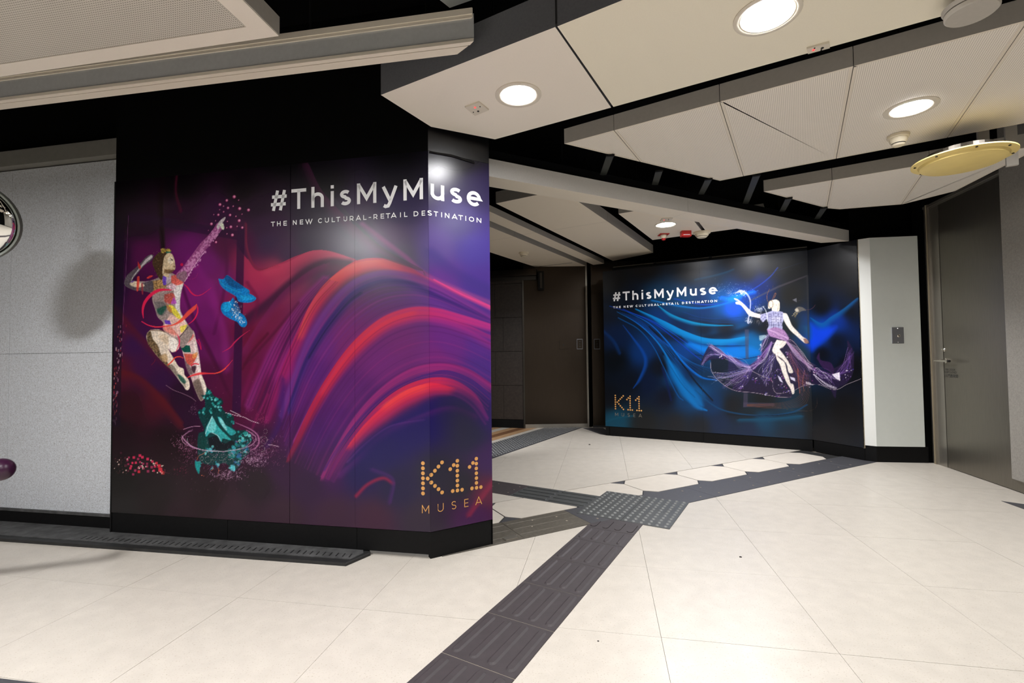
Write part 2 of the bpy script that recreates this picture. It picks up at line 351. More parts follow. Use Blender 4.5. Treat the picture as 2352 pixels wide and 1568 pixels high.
# ---- kerb below the left hoarding
kA, kB, kC = (-4.2, 3.05), (-.852, 2.447), (-.765, 2.575)
kb = thing('floor_kerb', 'low dusty grey kerb with a black edge running under the purple hoarding', 'kerb', (kB[0], kB[1], 0))
bk = (-4.1, 3.30)
MB().prism([kA, kB, kC, (-.80, 2.66), (-2.3, 2.95), bk], 0, .017, .004).build('kerb_edge', M['kerbedge'], kb)
(ka2, kb2) = off(kA, kB, .04)
MB().prism([ka2, kb2, (-.80, 2.565), (-.83, 2.66), (-2.3, 2.95), (bk[0], bk[1])], .012, .021, .002).build('kerb_top', M['kerb'], kb)
gm = MB()
for k in range(46):
    p = lerp(ka2, kb2, .5+.011*k); q = (p[0]+.012, p[1]+.034)
    gm.box(((p[0]+q[0])/2, (p[1]+q[1])/2+.02, .0215), .006, .04, .002)
o = gm.build('grip_ridges', M['kerbedge'], kb); o['kind'] = 'stuff'

# ---- left granite wall
GO = .055
GA0, GA1 = off(LA, LB, GO); gdir = ((LB[0]-LA[0])/2.0245, (LB[1]-LA[1])/2.0245)
def gl(u, o=0.): return (GA0[0]+gdir[0]*u-gdir[1]*o, GA0[1]+gdir[1]*u+gdir[0]*o)
wl = struct(MB().prism([gl(-4.2, .03), gl(.4, .03), gl(.4, .15), gl(-4.2, .15)], 0, 2.95).build('wall_front', M['void']))
wl_panels = [(-4.2, -2.0), (-1.998, -.9), (-.898, -.052), (-.050, .12)]
for a, b in wl_panels:
    for z0, z1 in ((.108, 1.102), (1.104, 2.315)):
        MB().prism([gl(a), gl(b), gl(b, .03), gl(a, .03)], z0, z1).build('granite_slab', M['granite'], wl)
MB().prism([gl(-4.2, -.012), gl(.2, -.012), gl(.2, .03), gl(-4.2, .03)], .092, .108).build('base_ledge', M['kerb'], wl)
MB().prism([gl(-4.2, -.004), gl(.2, -.004), gl(.2, .03), gl(-4.2, .03)], .0, .092).build('base_board', M['blackgloss'], wl)
hd = MB().prism([gl(-4.2, -.05), gl(.02, -.05), gl(.02, .03), gl(-4.2, .03)], 2.325, 2.425, .003).build('metal_header', M['header'], wl)
MB().prism([gl(-.03, -.03), gl(-.012, -.03), gl(-.012, .0), gl(-.03, .0)], 2.15, 2.325).build('corner_bracket', M['header'], wl)
MB().prism([gl(-.016, -.01), gl(.0, -.01), gl(.0, .0), gl(-.016, .0)], .021, .17).build('corner_strip', M['kerb'], wl)
MB().wall(LA, LB, 2.15, 2.95, .1, 1).build('upper_board', M['void'], wl)

# ------------------------------------------------------------------ poster painter
class Canvas:
    """colour field on a folded wall strip; shapes are given in picture coordinates of the print"""
    def __init__(self, pts, z0, z1, cell):
        self.pts = pts; self.cell = cell; seg = [math.dist(a, b) for a, b in zip(pts, pts[1:])]
        self.cum = [0]+list(np.cumsum(seg)); self.L = self.cum[-1]
        nu = int(round(self.L/cell)); nz = int(round((z1-z0)/cell)); self.u = np.linspace(0, self.L, nu+1); self.z = np.linspace(z0, z1, nz+1)
        X, Y = self.xy(self.u); UU, ZZ = np.meshgrid(self.u, self.z); self.X, self.Y = np.meshgrid(X, self.z)[0], np.meshgrid(Y, self.z)[0]
        self.px, self.py = project(self.X, self.Y, ZZ); self.px = self.px.ravel(); self.py = self.py.ravel()
        self.shape = UU.shape; self.rgb = np.zeros((UU.size, 3))
    def xy(self, u):
        u = np.asarray(u, float); xs = np.interp(u, self.cum, [p[0] for p in self.pts]); ys = np.interp(u, self.cum, [p[1] for p in self.pts]); return xs, ys
    def base(self, samples, sig, p=2.0):
        S = np.array([s[:2] for s in samples], float); C = np.array([s[2:5] for s in samples], float)
        acc = np.zeros_like(self.rgb); w = np.zeros(len(self.px))
        for s, c in zip(S, C):
            d2 = ((self.px-s[0])**2+(self.py-s[1])**2)/sig**2; k = 1/(d2+.15)**p; acc += k[:, None]*c; w += k
        self.rgb = acc/w[:, None]
    def sel(self, x0, y0, x1, y1):
        return np.nonzero((self.px > x0) & (self.px < x1) & (self.py > y0) & (self.py < y1))[0]
    def blend(self, idx, a, c):
        a = np.clip(a, 0, 1)[:, None]; self.rgb[idx] = self.rgb[idx]*(1-a)+np.asarray(c, float)*a
    def fold(self, pts, wl, wr, col, hl=.3, hr=.3, al=1., spl=True, col2=None, taper=False):
        P = cat_rom(pts, 8) if spl and len(pts) > 2 else [tuple(map(float, p)) for p in pts]
        P = np.array(P); n = len(P)
        wl = np.interp(np.linspace(0, 1, n), np.linspace(0, 1, len(np.atleast_1d(wl))), np.atleast_1d(wl))
        wr = np.interp(np.linspace(0, 1, n), np.linspace(0, 1, len(np.atleast_1d(wr))), np.atleast_1d(wr))
        if taper:
            tt = np.sqrt(np.clip(np.sin(np.linspace(0, math.pi, n)), .0, 1)); wl = wl*np.maximum(tt, .12); wr = wr*np.maximum(tt, .12)
        mw = max(wl.max(), wr.max())+1
        idx = self.sel(P[:, 0].min()-mw, P[:, 1].min()-mw, P[:, 0].max()+mw, P[:, 1].max()+mw)
        if len(idx) == 0: return
        x, y = self.px[idx], self.py[idx]; best = np.full(len(idx), 1e9); sd = np.zeros(len(idx)); W_ = np.ones(len(idx)); T = np.zeros(len(idx))
        for i in range(n-1):
            ax, ay = P[i]; bx, by = P[i+1]; dx, dy = bx-ax, by-ay; L2 = dx*dx+dy*dy+1e-9
            t = np.clip(((x-ax)*dx+(y-ay)*dy)/L2, 0, 1); ex, ey = x-ax-t*dx, y-ay-t*dy; d = ex*ex+ey*ey; m = d < best
            cr = dx*(y-ay)-dy*(x-ax)      # >0 : right-hand side on the picture (y down)
            best = np.where(m, d, best); sd = np.where(m, np.sign(cr), sd)
            ww = np.where(cr > 0, wr[i]+(wr[i+1]-wr[i])*t, wl[i]+(wl[i+1]-wl[i])*t); W_ = np.where(m, ww, W_); T = np.where(m, (i+t)/(n-1), T)
        d = np.sqrt(best)/np.maximum(W_, .05); h = np.where(sd > 0, hr, hl)
        q = np.clip((d-h)/np.maximum(1-h, .02), 0, 1); a = (1-q*q*(3-2*q))*al
        if isinstance(al, float) and taper: a = a
        c = np.asarray(col, float)
        if c.ndim == 2: c = np.stack([np.interp(T, np.linspace(0, 1, len(c)), c[:, q_]) for q_ in range(3)], 1)
        elif col2 is not None: c = c*(1-T[:, None])+np.asarray(col2, float)*T[:, None]
        self.blend(idx, a, c)
    def poly(self, pts, col, soft=.8, al=1., spl=False, noise=0.):
        P = np.array(cat_rom(list(pts)+[pts[0]], 6) if spl else list(pts)+[pts[0]], float)
        idx = self.sel(P[:, 0].min()-soft, P[:, 1].min()-soft, P[:, 0].max()+soft, P[:, 1].max()+soft)
        if len(idx) == 0: return
        x, y = self.px[idx], self.py[idx]; ins = np.zeros(len(idx), bool); best = np.full(len(idx), 1e9)
        for (ax, ay), (bx, by) in zip(P[:-1], P[1:]):
            c = ((ay > y) != (by > y)) & (x < (bx-ax)*(y-ay)/(by-ay+1e-12)+ax); ins ^= c
            dx, dy = bx-ax, by-ay; t = np.clip(((x-ax)*dx+(y-ay)*dy)/(dx*dx+dy*dy+1e-9), 0, 1); best = np.minimum(best, (x-ax-t*dx)**2+(y-ay-t*dy)**2)
        d = np.sqrt(best); a = np.where(ins, np.clip(.5+d/(2*soft), 0, 1), np.clip(.5-d/(2*soft), 0, 1))*al
        c = np.asarray(col, float)
        if noise > 0:
            k = np.sin(x*.43+np.sin(y*.31)*2)*np.sin(y*.37+np.sin(x*.29)*2)+.5*np.sin(x*.9+y*.5)*np.sin(y*.8-x*.35); c = c[None, :]*(1+noise*k[:, None])
        self.blend(idx, a, c)
    def dot(self, x, y, r, col, al=1., rx=None):
        idx = self.sel(x-2*r-1, y-2*r-1, x+2*r+1, y+2*r+1)
        if len(idx) == 0: return
        d = np.hypot((self.px[idx]-x)/(rx or 1), self.py[idx]-y); self.blend(idx, np.clip(r-d+.5, 0, 1)*al, col)
    def glow(self, x, y, rx, ry, col, al=1., ang=0.):
        R = max(rx, ry)*2.2; idx = self.sel(x-R, y-R, x+R, y+R)
        if len(idx) == 0: return
        ca, sa = math.cos(ang), math.sin(ang); dx, dy = self.px[idx]-x, self.py[idx]-y
        self.blend(idx, np.exp(-((dx*ca+dy*sa)/rx)**2-((-dx*sa+dy*ca)/ry)**2)*al, col)
    def squig(self, cx, cy, rx, ry, n, col, al, rnd, size=5., w=.6, ring=None):
        for _ in range(n):
            if ring: t = rnd.uniform(ring[0], ring[1]); k = rnd.gauss(1, ring[2]); x, y = cx+rx*k*math.cos(t), cy+ry*k*math.sin(t)
            else: x, y = cx+rx*rnd.gauss(0, .5), cy+ry*rnd.gauss(0, .5)
            a = rnd.uniform(0, 6.3); s = rnd.uniform(.4, 1)*size; p = [(x, y)]
            for _k in range(3): a += rnd.uniform(-1.3, 1.3); p.append((p[-1][0]+math.cos(a)*s*.5, p[-1][1]+math.sin(a)*s*.5))
            self.fold(p, w, w, col, .1, .1, al*rnd.uniform(.35, 1.), spl=False)
    def panel(self, u0, u1, name, m, parent, gain=1., gap=.0004):
        i0 = int(np.searchsorted(self.u, u0-1e-6)); i1 = int(np.searchsorted(self.u, u1-1e-6)); i1 = min(i1, len(self.u)-1)
        us = self.u[i0:i1+1].copy(); us[0] = u0+gap; us[-1] = u1-gap; X, Y = self.xy(us); nz = len(self.z); nu = len(us)
        v = np.stack([np.tile(X, nz), np.tile(Y, nz), np.repeat(self.z, nu)], 1)
        q = (np.arange(nz-1)[:, None]*nu+np.arange(nu-1)[None, :]).ravel(); faces = np.stack([q, q+1, q+nu+1, q+nu], 1)
        nv = len(v); me = bpy.data.meshes.new(name)
        # board body behind the print
        a, b = (X[0], Y[0]), (X[-1], Y[-1]); (a2, b2) = off(a, b, .018)
        body = np.array([[a[0], a[1], self.z[0]], [b[0], b[1], self.z[0]], [b[0], b[1], self.z[-1]], [a[0], a[1], self.z[-1]], [a2[0], a2[1], self.z[0]], [b2[0], b2[1], self.z[0]], [b2[0], b2[1], self.z[-1]], [a2[0], a2[1], self.z[-1]]])
        bf = np.array([[0, 4, 5, 1], [1, 5, 6, 2], [2, 6, 7, 3], [3, 7, 4, 0], [4, 7, 6, 5]])+nv
        V = np.vstack([v, body]); Fc = np.vstack([faces, bf]); nf = len(Fc)
        me.vertices.add(len(V)); me.vertices.foreach_set('co', V.astype(np.float32).ravel()); me.loops.add(nf*4); me.loops.foreach_set('vertex_index', Fc.astype(np.int32).ravel())
        me.polygons.add(nf); me.polygons.foreach_set('loop_start', np.arange(0, nf*4, 4, dtype=np.int32)); me.materials.append(m); me.update(calc_edges=True)
        R = self.rgb.reshape(self.shape[0], self.shape[1], 3)[:, i0:i1+1, :].reshape(-1, 3)/255.; R = np.clip(R, 0, 1)
        R = np.where(R <= .04045, R/12.92, ((R+.055)/1.055)**2.4)*gain
        C = np.full((len(V), 4), .004); C[:nv, :3] = R; C[:, 3] = 1
        at = me.color_attributes.new('art', 'FLOAT_COLOR', 'POINT'); at.data.foreach_set('color', C.astype(np.float32).ravel())
        o = bpy.data.objects.new(name, me); COL.objects.link(o); o.parent = parent; o.location = (-parent.location[0], -parent.location[1], -parent.location[2]); return o
def cat_rom(P, k):
    P = [np.array(p, float) for p in P]; Q = [2*P[0]-P[1]]+P+[2*P[-1]-P[-2]]; out = []
    for i in range(1, len(Q)-2):
        for j in range(k):
            t = j/k; a, b, c, d = Q[i-1], Q[i], Q[i+1], Q[i+2]
            out.append(tuple(.5*((2*b)+(-a+c)*t+(2*a-5*b+4*c-d)*t*t+(-a+3*b-3*c+d)*t**3)))
    out.append(tuple(P[-1])); return out
def tr(s, ox, oy): return lambda L: [(ox+a/s, oy+b/s) for a, b in L]

# ------------------------------------------------------------------ left poster artwork (flat print)
rnd = random.Random(11)
CL = Canvas([LA, LB, LC], .139, 2.150, .0032)
K = tr(1.7044, 240, 320)
smp = [(60, 60, 0, 0, 0), (300, 60, 2, 2, 3), (700, 60, 3, 2, 4), (1150, 60, 4, 3, 7), (1400, 60, 20, 18, 26), (60, 180, 5, 1, 5), (300, 170, 7, 2, 7), (550, 180, 12, 3, 12), (850, 160, 10, 5, 14), (1150, 150, 12, 9, 24), (1450, 200, 38, 30, 66),
 (60, 300, 20, 4, 22), (150, 330, 34, 6, 34), (300, 300, 40, 6, 40), (450, 300, 50, 9, 55), (600, 260, 36, 12, 40), (620, 340, 54, 26, 60), (800, 280, 34, 20, 46), (1000, 280, 50, 26, 66), (1150, 250, 38, 26, 70), (1400, 310, 58, 46, 108),
 (60, 450, 40, 8, 44), (150, 450, 82, 12, 70), (330, 420, 104, 18, 100), (400, 480, 110, 22, 104), (480, 420, 80, 14, 60), (540, 400, 76, 16, 62), (640, 400, 58, 34, 70), (720, 450, 64, 40, 72), (800, 400, 54, 44, 66), (950, 400, 56, 42, 70), (1100, 400, 80, 52, 92), (1150, 460, 70, 62, 86), (1300, 420, 82, 62, 130), (1450, 430, 66, 52, 134),
 (60, 600, 38, 8, 48), (120, 620, 62, 10, 56), (350, 600, 118, 24, 106), (400, 700, 104, 20, 96), (450, 560, 110, 24, 96), (600, 560, 150, 36, 80), (540, 640, 130, 26, 70), (680, 520, 158, 50, 84), (1330, 560, 92, 48, 128), (1460, 560, 70, 46, 130),
 (60, 750, 66, 12, 52), (120, 800, 52, 12, 66), (330, 780, 70, 10, 70), (400, 780, 96, 16, 84), (450, 850, 100, 20, 88), (560, 760, 96, 14, 48), (620, 700, 106, 22, 62),
 (60, 900, 74, 12, 36), (150, 880, 56, 10, 58), (220, 950, 46, 10, 56), (300, 1000, 34, 6, 34), (420, 900, 70, 10, 52), (480, 950, 76, 10, 52), (560, 900, 88, 12, 52), (600, 980, 92, 14, 62),
 (700, 900, 132, 28, 104), (720, 1000, 84, 24, 98), (800, 900, 80, 28, 104), (850, 800, 96, 34, 112), (950, 800, 108, 34, 100), (1150, 800, 104, 36, 104), (1350, 800, 96, 38, 118), (1480, 800, 82, 40, 124), (950, 1000, 86, 30, 100), (1100, 870, 104, 36, 108), (1300, 860, 108, 38, 112), (1480, 900, 70, 40, 120),
 (100, 1050, 44, 6, 22), (200, 1030, 66, 10, 30), (320, 1080, 38, 6, 38), (500, 1050, 70, 8, 44), (600, 1060, 84, 12, 58),
 (60, 1150, 26, 6, 18), (250, 1180, 26, 5, 16), (480, 1200, 44, 8, 34), (620, 1180, 52, 10, 48), (720, 1150, 64, 14, 70), (820, 1150, 66, 18, 92), (920, 1100, 76, 22, 98), (1000, 1200, 34, 22, 92), (1120, 1120, 30, 20, 92), (1250, 1080, 32, 20, 90), (1350, 1080, 34, 28, 76), (1430, 1150, 36, 36, 66), (1490, 1080, 46, 30, 92),
 (60, 1350, 14, 11, 14), (200, 1400, 22, 12, 18), (400, 1400, 30, 13, 22), (600, 1350, 30, 14, 28), (700, 1300, 46, 14, 52), (800, 1350, 44, 16, 54), (880, 1290, 62, 16, 76), (1000, 1300, 30, 22, 76), (1100, 1230, 28, 22, 78), (1150, 1350, 30, 24, 62), (1300, 1300, 34, 32, 50), (1400, 1350, 34, 32, 46), (1500, 1250, 60, 32, 84), (1490, 1380, 90, 30, 60),
 (60, 1450, 24, 22, 25), (300, 1460, 40, 22, 32), (500, 1460, 48, 26, 40), (700, 1470, 50, 25, 44), (900, 1480, 56, 26, 52), (1050, 1490, 60, 26, 52), (1250, 1500, 46, 34, 52), (1450, 1480, 66, 26, 74)]
CL.base([K([(a, b)])[0]+(r, g, bb) for a, b, r, g, bb in smp], 40, 1.9)
def fL(pts, wl, wr, col, *a, **k): CL.fold(K(pts), np.atleast_1d(wl)/1.7044, np.atleast_1d(wr)*1.4/1.7044, col, *a, **k)
# great folds, from the outer crest inwards
fL([(560, 470), (600, 515), (680, 490), (760, 455), (850, 435), (980, 470)], 3, 70, (176, 44, 84), .5, 0., .85)
fL([(555, 330), (560, 430), (600, 505), (680, 495)], 5, 9, (128, 34, 66), .2, 0., .7)
fL([(640, 505), (720, 480), (800, 440), (870, 436), (940, 455)], 2, 34, (196, 62, 96), .6, 0., .6)
fL([(560, 700), (640, 640), (720, 570), (800, 510), (880, 480), (960, 485)], 26, 32, (58, 18, 52), .1, 0., .9)
fL([(545, 820), (620, 700), (700, 600), (800, 520), (860, 490)], 8, 26, (110, 26, 82), 0., 0., .6)
fL([(560, 1040), (620, 900), (690, 760), (770, 640), (860, 545)], 22, 26, (128, 36, 112), 0., 0., .75)
fL([(600, 1060), (650, 930), (720, 770), (800, 640)], 1.5, 18, (60, 12, 60), .2, 0., .6)
fL([(630, 1090), (680, 940), (740, 790), (800, 660), (870, 560), (980, 480), (1090, 468), (1180, 495), (1260, 540), (1380, 590), (1515, 655)], [3, 4, 4, 4, 4, 4, 5, 5, 5, 5], [22, 28, 34, 38, 46, 52, 50, 40, 26, 18, 14], [(120, 20, 84), (150, 30, 92), (186, 40, 70), (204, 58, 70), (196, 56, 84), (180, 52, 104), (190, 60, 130)], .4, .35, .92)
fL([(760, 760), (800, 660), (870, 560), (970, 490), (1080, 472), (1150, 485)], 2, 26, (214, 72, 72), .3, 0., .75)
fL([(690, 1080), (740, 930), (800, 780), (880, 650), (970, 560), (1080, 520), (1200, 530), (1300, 570), (1420, 640), (1515, 700)], 14, [16, 20, 24, 34, 46, 40, 30, 24], (104, 46, 124), .0, 0., .85)
fL([(720, 1060), (770, 900), (830, 780), (900, 680), (980, 590), (1080, 548), (1190, 560), (1300, 610), (1400, 655), (1515, 710)], [8, 10, 12, 14, 14, 10, 8], [20, 26, 34, 30, 24, 20, 14], (50, 32, 100), .0, 0., .92)
fL([(800, 850), (870, 740), (950, 640), (1000, 600)], 4, 12, (34, 26, 74), .1, 0., .8)
fL([(740, 1180), (800, 1060), (880, 930), (980, 800), (1090, 720), (1220, 690), (1350, 700), (1515, 770)], [4], [12, 16, 22, 26, 28, 26, 18], (150, 38, 112), .1, 0., .7)
fL([(715, 1250), (760, 1150), (810, 1040), (880, 920), (970, 800), (1080, 705), (1190, 663), (1290, 662), (1400, 690), (1515, 725)], [3, 4, 5, 6, 8, 8, 6, 5], [14, 24, 34, 42, 50, 52, 46, 36, 26], [(110, 18, 52), (160, 26, 60), (190, 34, 64), (204, 46, 70), (190, 44, 88), (180, 44, 108), (180, 46, 122)], .1, .3, .9)
fL([(850, 980), (930, 860), (1020, 760), (1110, 700), (1200, 672)], 2, 26, (206, 50, 72), .1, 0., .6)
fL([(1290, 700), (1400, 735), (1515, 800)], 10, 26, (150, 40, 120), 0., 0., .6)
fL([(850, 1320), (900, 1220), (980, 1090), (1080, 980), (1200, 900), (1320, 880), (1420, 900), (1515, 960)], [8], [16, 22, 30, 34, 34, 28], (150, 40, 112), 0., 0., .85)
fL([(860, 1290), (930, 1180), (1020, 1070), (1130, 975), (1230, 930)], 3, 10, (70, 26, 106), .1, 0., .8)
fL([(1240, 925), (1340, 905), (1440, 940), (1515, 1010)], 4, 22, (62, 34, 112), .1, 0., .75)
fL([(870, 1320), (920, 1230), (1000, 1120), (1090, 1025), (1180, 965), (1280, 935), (1370, 945), (1450, 1000), (1500, 1090)], [4, 4, 4, 4, 5, 6, 8], [18, 44, 66, 82, 84, 70, 50, 28, 12], [(90, 18, 90), (120, 24, 96), (176, 32, 84), (206, 38, 72), (196, 40, 80), (150, 36, 100), (96, 34, 112)], .2, .15, .92)
fL([(960, 1190), (1020, 1115), (1100, 1040), (1180, 985), (1270, 955), (1340, 965)], 3, [26, 52, 54, 36], (222, 42, 70), .2, .1, .85)
fL([(1100, 1030), (1170, 985), (1240, 962)], 3, 34, (238, 78, 66), .0, 0., .6)
fL([(920, 1310), (1000, 1240), (1100, 1150), (1220, 1090), (1350, 1050), (1450, 1080)], 14, 20, (98, 26, 108), 0., 0., .55)
fL([(950, 1260), (1020, 1190), (1120, 1120), (1250, 1095)], 2, 8, (120, 50, 130), .2, 0., .5)
CL.glow(*K([(1230, 1160)])[0], 95, 40, (24, 17, 86), .9, -.4); CL.glow(*K([(1400, 1120)])[0], 45, 70, (38, 36, 58), .85)
CL.glow(*K([(1060, 1210)])[0], 60, 30, (26, 20, 84), .8, -.6)
fL([(985, 1395), (1030, 1350), (1090, 1325), (1130, 1345)], 12, 10, (142, 24, 66), 0., 0., .85)
fL([(1050, 1290), (1130, 1330), (1120, 1420)], 10, 14, (66, 28, 98), 0., 0., .7)
fL([(1525, 1340), (1480, 1400), (1430, 1470)], 14, 18, (134, 34, 66), 0., 0., .8)
fL([(800, 100), (850, 200), (930, 290), (1040, 390), (1140, 460), (1245, 512)], 3, 40, (96, 34, 78), .1, 0., .55)
fL([(1010, 330), (1100, 400), (1180, 460), (1260, 530), (1390, 590), (1515, 640)], 16, 14, (150, 66, 130), 0., 0., .6)
fL([(900, 230), (1010, 350), (1100, 430), (1245, 511), (1180, 495), (1080, 460)], 2, 22, (56, 52, 66), .4, 0., .55)
fL([(1280, 440), (1380, 520), (1515, 590)], 30, 40, (56, 44, 116), .0, 0., .5)
fL([(1290, 548), (1400, 606), (1515, 655)], 4, 4, (214, 66, 128), .1, .1, .8)
# fine satin creases between the crests
CV = [[(690, 1080), (740, 930), (800, 780), (880, 650), (970, 560), (1080, 520), (1200, 530), (1300, 570), (1420, 640), (1515, 700)], [(715, 1250), (760, 1150), (810, 1040), (880, 920), (970, 800), (1080, 705), (1190, 663), (1290, 662), (1400, 690), (1515, 725)], [(850, 1320), (880, 1250), (930, 1160), (1000, 1060), (1080, 980), (1160, 925), (1250, 890), (1340, 885), (1430, 915), (1515, 970)], [(900, 1340), (940, 1270), (1000, 1190), (1070, 1120), (1150, 1060), (1230, 1020), (1310, 1000), (1380, 1010), (1440, 1050), (1490, 1120)]]
for q, cols in ((0, [(46, 20, 84), (140, 50, 130), (96, 40, 130)]), (1, [(70, 20, 80), (160, 44, 120), (110, 40, 130)]), (2, [(90, 24, 100), (200, 50, 96), (130, 36, 110)])):
    for k in range(11):
        t = (k+.5)/11; p = [lerp(a, b, t) for a, b in zip(CV[q], CV[q+1])]; w = rnd.uniform(2, 9); fL(p, w, w*.7, rnd.choice(cols), 0., 0., rnd.uniform(.12, .34))
for k in range(8):
    t = k/8; p = [lerp(a, b, t) for a, b in zip([(560, 1040), (620, 900), (690, 760), (770, 640), (860, 545)], [(660, 1090), (710, 940), (770, 790), (840, 650), (920, 560)])]; fL(p, 4, 4, rnd.choice([(60, 12, 60), (150, 40, 110), (96, 20, 80)]), 0., 0., .35)
# magenta cloth on the left
for p, c, w, a in [([(560, 560), (600, 640), (560, 760), (500, 860)], (92, 12, 56), 12, .5), ([(470, 380), (480, 500), (460, 640), (430, 760)], (72, 10, 58), 10, .5), ([(300, 560), (350, 700), (420, 840), (480, 980)], (58, 6, 50), 10, .6),
                   ([(420, 560), (440, 660), (470, 760), (480, 900)], (140, 36, 120), 22, .4), ([(345, 470), (400, 560), (430, 640)], (134, 30, 124), 26, .5), ([(590, 880), (560, 960), (530, 1040)], (110, 14, 72), 14, .5), ([(520, 1060), (470, 960), (420, 860), (370, 760)], (66, 8, 42), 10, .5),
                   ([(640, 760), (580, 830), (540, 900)], (70, 8, 36), 8, .6), ([(760, 640), (680, 740), (600, 830), (550, 880)], (66, 10, 42), 9, .5), ([(230, 140), (222, 260), (230, 420)], (18, 2, 8), 14, .9), ([(290, 90), (280, 200), (300, 280)], (86, 8, 44), 9, .7)]:
    fL(p, w, w, c, 0., 0., a)
fL([(28, 640), (110, 740), (200, 830), (280, 900)], 16, 26, (86, 16, 34), 0., 0., .6); fL([(30, 900), (130, 930), (220, 1010), (300, 1110)], 16, 30, (88, 16, 26), 0., 0., .75)
fL([(700, 940), (690, 1100), (640, 1200)], 14, 20, (52, 20, 96), 0., 0., .5); fL([(640, 1000), (600, 1080), (580, 1130)], 8, 8, (130, 24, 84), 0., 0., .5)
# painted frame of the picture (dark see-through bars)
CL.poly([(545, 520), (562, 524), (553, 948), (533, 948)], (42, 8, 52), 1., .75); CL.poly([(292, 484), (545, 530), (545, 551), (292, 506)], (38, 6, 48), 1., .6)
CL.poly([(258, 500), (286, 500), (276, 980), (252, 980)], (20, 6, 30), 1., .6)
CL.fold([(295, 495), (289, 620), (282, 745)], .8, .8, (150, 90, 140), .1, .1, .6)
# glittering column at the far left and red squares below
for k in range(90):
    t = rnd.random(); y = 740+t*230; x = 283-(y-740)*.075+rnd.gauss(0, 4.5)-6; h = rnd.uniform(2, 8)
    CL.poly([(x, y), (x+rnd.uniform(1, 2.6), y), (x+1.6, y+h), (x, y+h)], rnd.choice([(230, 200, 200), (224, 110, 84), (170, 40, 60), (200, 150, 170)]), .5, rnd.uniform(.3, .95)*(1-abs(t-.35)))
Q = tr(10.69, 240, 980)
for x, y, c, w in [(720, 750, 0, 60), (600, 752, 2, 46), (870, 705, 0, 64), (930, 745, 0, 64), (825, 790, 2, 56), (1060, 790, 0, 64), (565, 820, 2, 50), (685, 885, 0, 50), (770, 880, 0, 54), (875, 865, 2, 50), (950, 905, 2, 48), (1045, 905, 2, 50), (1175, 850, 0, 56), (1275, 890, 1, 60), (585, 915, 2, 46), (655, 965, 0, 56), (635, 1020, 0, 56),
                  (895, 970, 2, 60), (1045, 970, 2, 50), (1160, 990, 2, 60), (1240, 970, 0, 56), (1340, 960, 1, 80), (1370, 1050, 1, 96), (830, 1010, 2, 46), (755, 1070, 2, 60), (845, 1100, 1, 64), (1070, 1090, 2, 62), (1210, 1075, 0, 56), (1430, 1130, 3, 80), (705, 1165, 2, 56), (510, 760, 4, 46), (405, 640, 4, 50), (520, 950, 4, 70), (1400, 1100, 1, 60), (575, 1080, 4, 50), (960, 1020, 2, 50)]:
    (px, py), = Q([(x, y)]); r = w/10.69/2; CL.poly([(px-r, py-r), (px+r, py-r), (px+r, py+r), (px-r, py+r)], [(206, 44, 84), (206, 44, 62), (156, 44, 84), (160, 44, 44), (66, 24, 40)][c], .6, .95)
for x, y in [(840, 980), (855, 1015), (915, 885), (925, 950), (940, 985), (935, 1025), (1015, 975), (1140, 820), (1205, 900), (1225, 940), (1240, 900), (1300, 940), (1410, 960), (1440, 950), (1180, 1085), (1370, 1105), (1410, 1135), (530, 1065), (320, 860), (350, 920), (155, 915), (365, 810), (560, 790), (245, 1020), (455, 1120), (1300, 1125)]:
    (px, py), = Q([(x, y)]); CL.dot(px, py, rnd.uniform(.9, 1.9), (236, 206, 190), .9)
for k in range(70):
    x, y = rnd.uniform(150, 700), rnd.uniform(760, 1150); (px, py), = Q([(x, y)]); CL.dot(px, py, rnd.uniform(.5, 1.2), (120, 60, 66), rnd.uniform(.2, .7))
for k in range(60):
    x, y = rnd.uniform(1450, 2050), rnd.gauss(1080, 55); (px, py), = Q([(x, y)]); CL.dot(px, py, rnd.uniform(.5, 1.4), (110, 34, 58), rnd.uniform(.2, .7))
# --- the dancer : T2 = body crop, T3 = legs crop, T4 = splash crop, T5 = upper crop
T2 = tr(6.533, 240, 560); T3 = tr(6.533, 280, 740); T4 = tr(6.533, 380, 880); T5 = tr(5.6, 240, 420)
def pL(T, pts, col, soft=.7, al=1., spl=True, noise=.12): CL.poly(T(pts), col, soft, al, spl, noise)
def sL(T, s, pts, wl, wr, col, *a, **k): CL.fold(T(pts), np.atleast_1d(wl)/s, np.atleast_1d(wr)/s, col, *a, **k)
# left leg, standing
pL(T3, [(905, 200), (1060, 120), (1110, 260), (1150, 440), (1175, 620), (1195, 780), (1240, 900), (1275, 1060), (1190, 1180), (1120, 1060), (1060, 900), (1010, 760), (960, 620), (915, 460), (880, 330)], (206, 178, 176))
pL(T3, [(1060, 900), (1150, 850), (1200, 960), (1230, 1090), (1190, 1180), (1110, 1040)], (112, 96, 88), 2.)
pL(T3, [(940, 560), (1010, 640), (1070, 760), (1010, 780), (960, 660)], (124, 100, 104), 1.5); pL(T3, [(1110, 280), (1130, 460), (1165, 640), (1185, 790), (1150, 780), (1110, 560), (1080, 320)], (238, 226, 222), 2., .8)
pL(T3, [(1200, 800), (1260, 950), (1275, 1050), (1240, 1060), (1190, 900), (1160, 820)], (226, 214, 200), 1.2)
pL(T3, [(890, 330), (1020, 350), (1035, 450), (930, 450), (890, 400)], (10, 78, 66), .7, 1., False); pL(T3, [(930, 470), (1080, 480), (1120, 520), (1040, 640), (970, 600)], (192, 74, 58), 1.2, .9); pL(T3, [(1060, 480), (1130, 450), (1120, 520), (1060, 540)], (226, 148, 80), 1.5, .8)
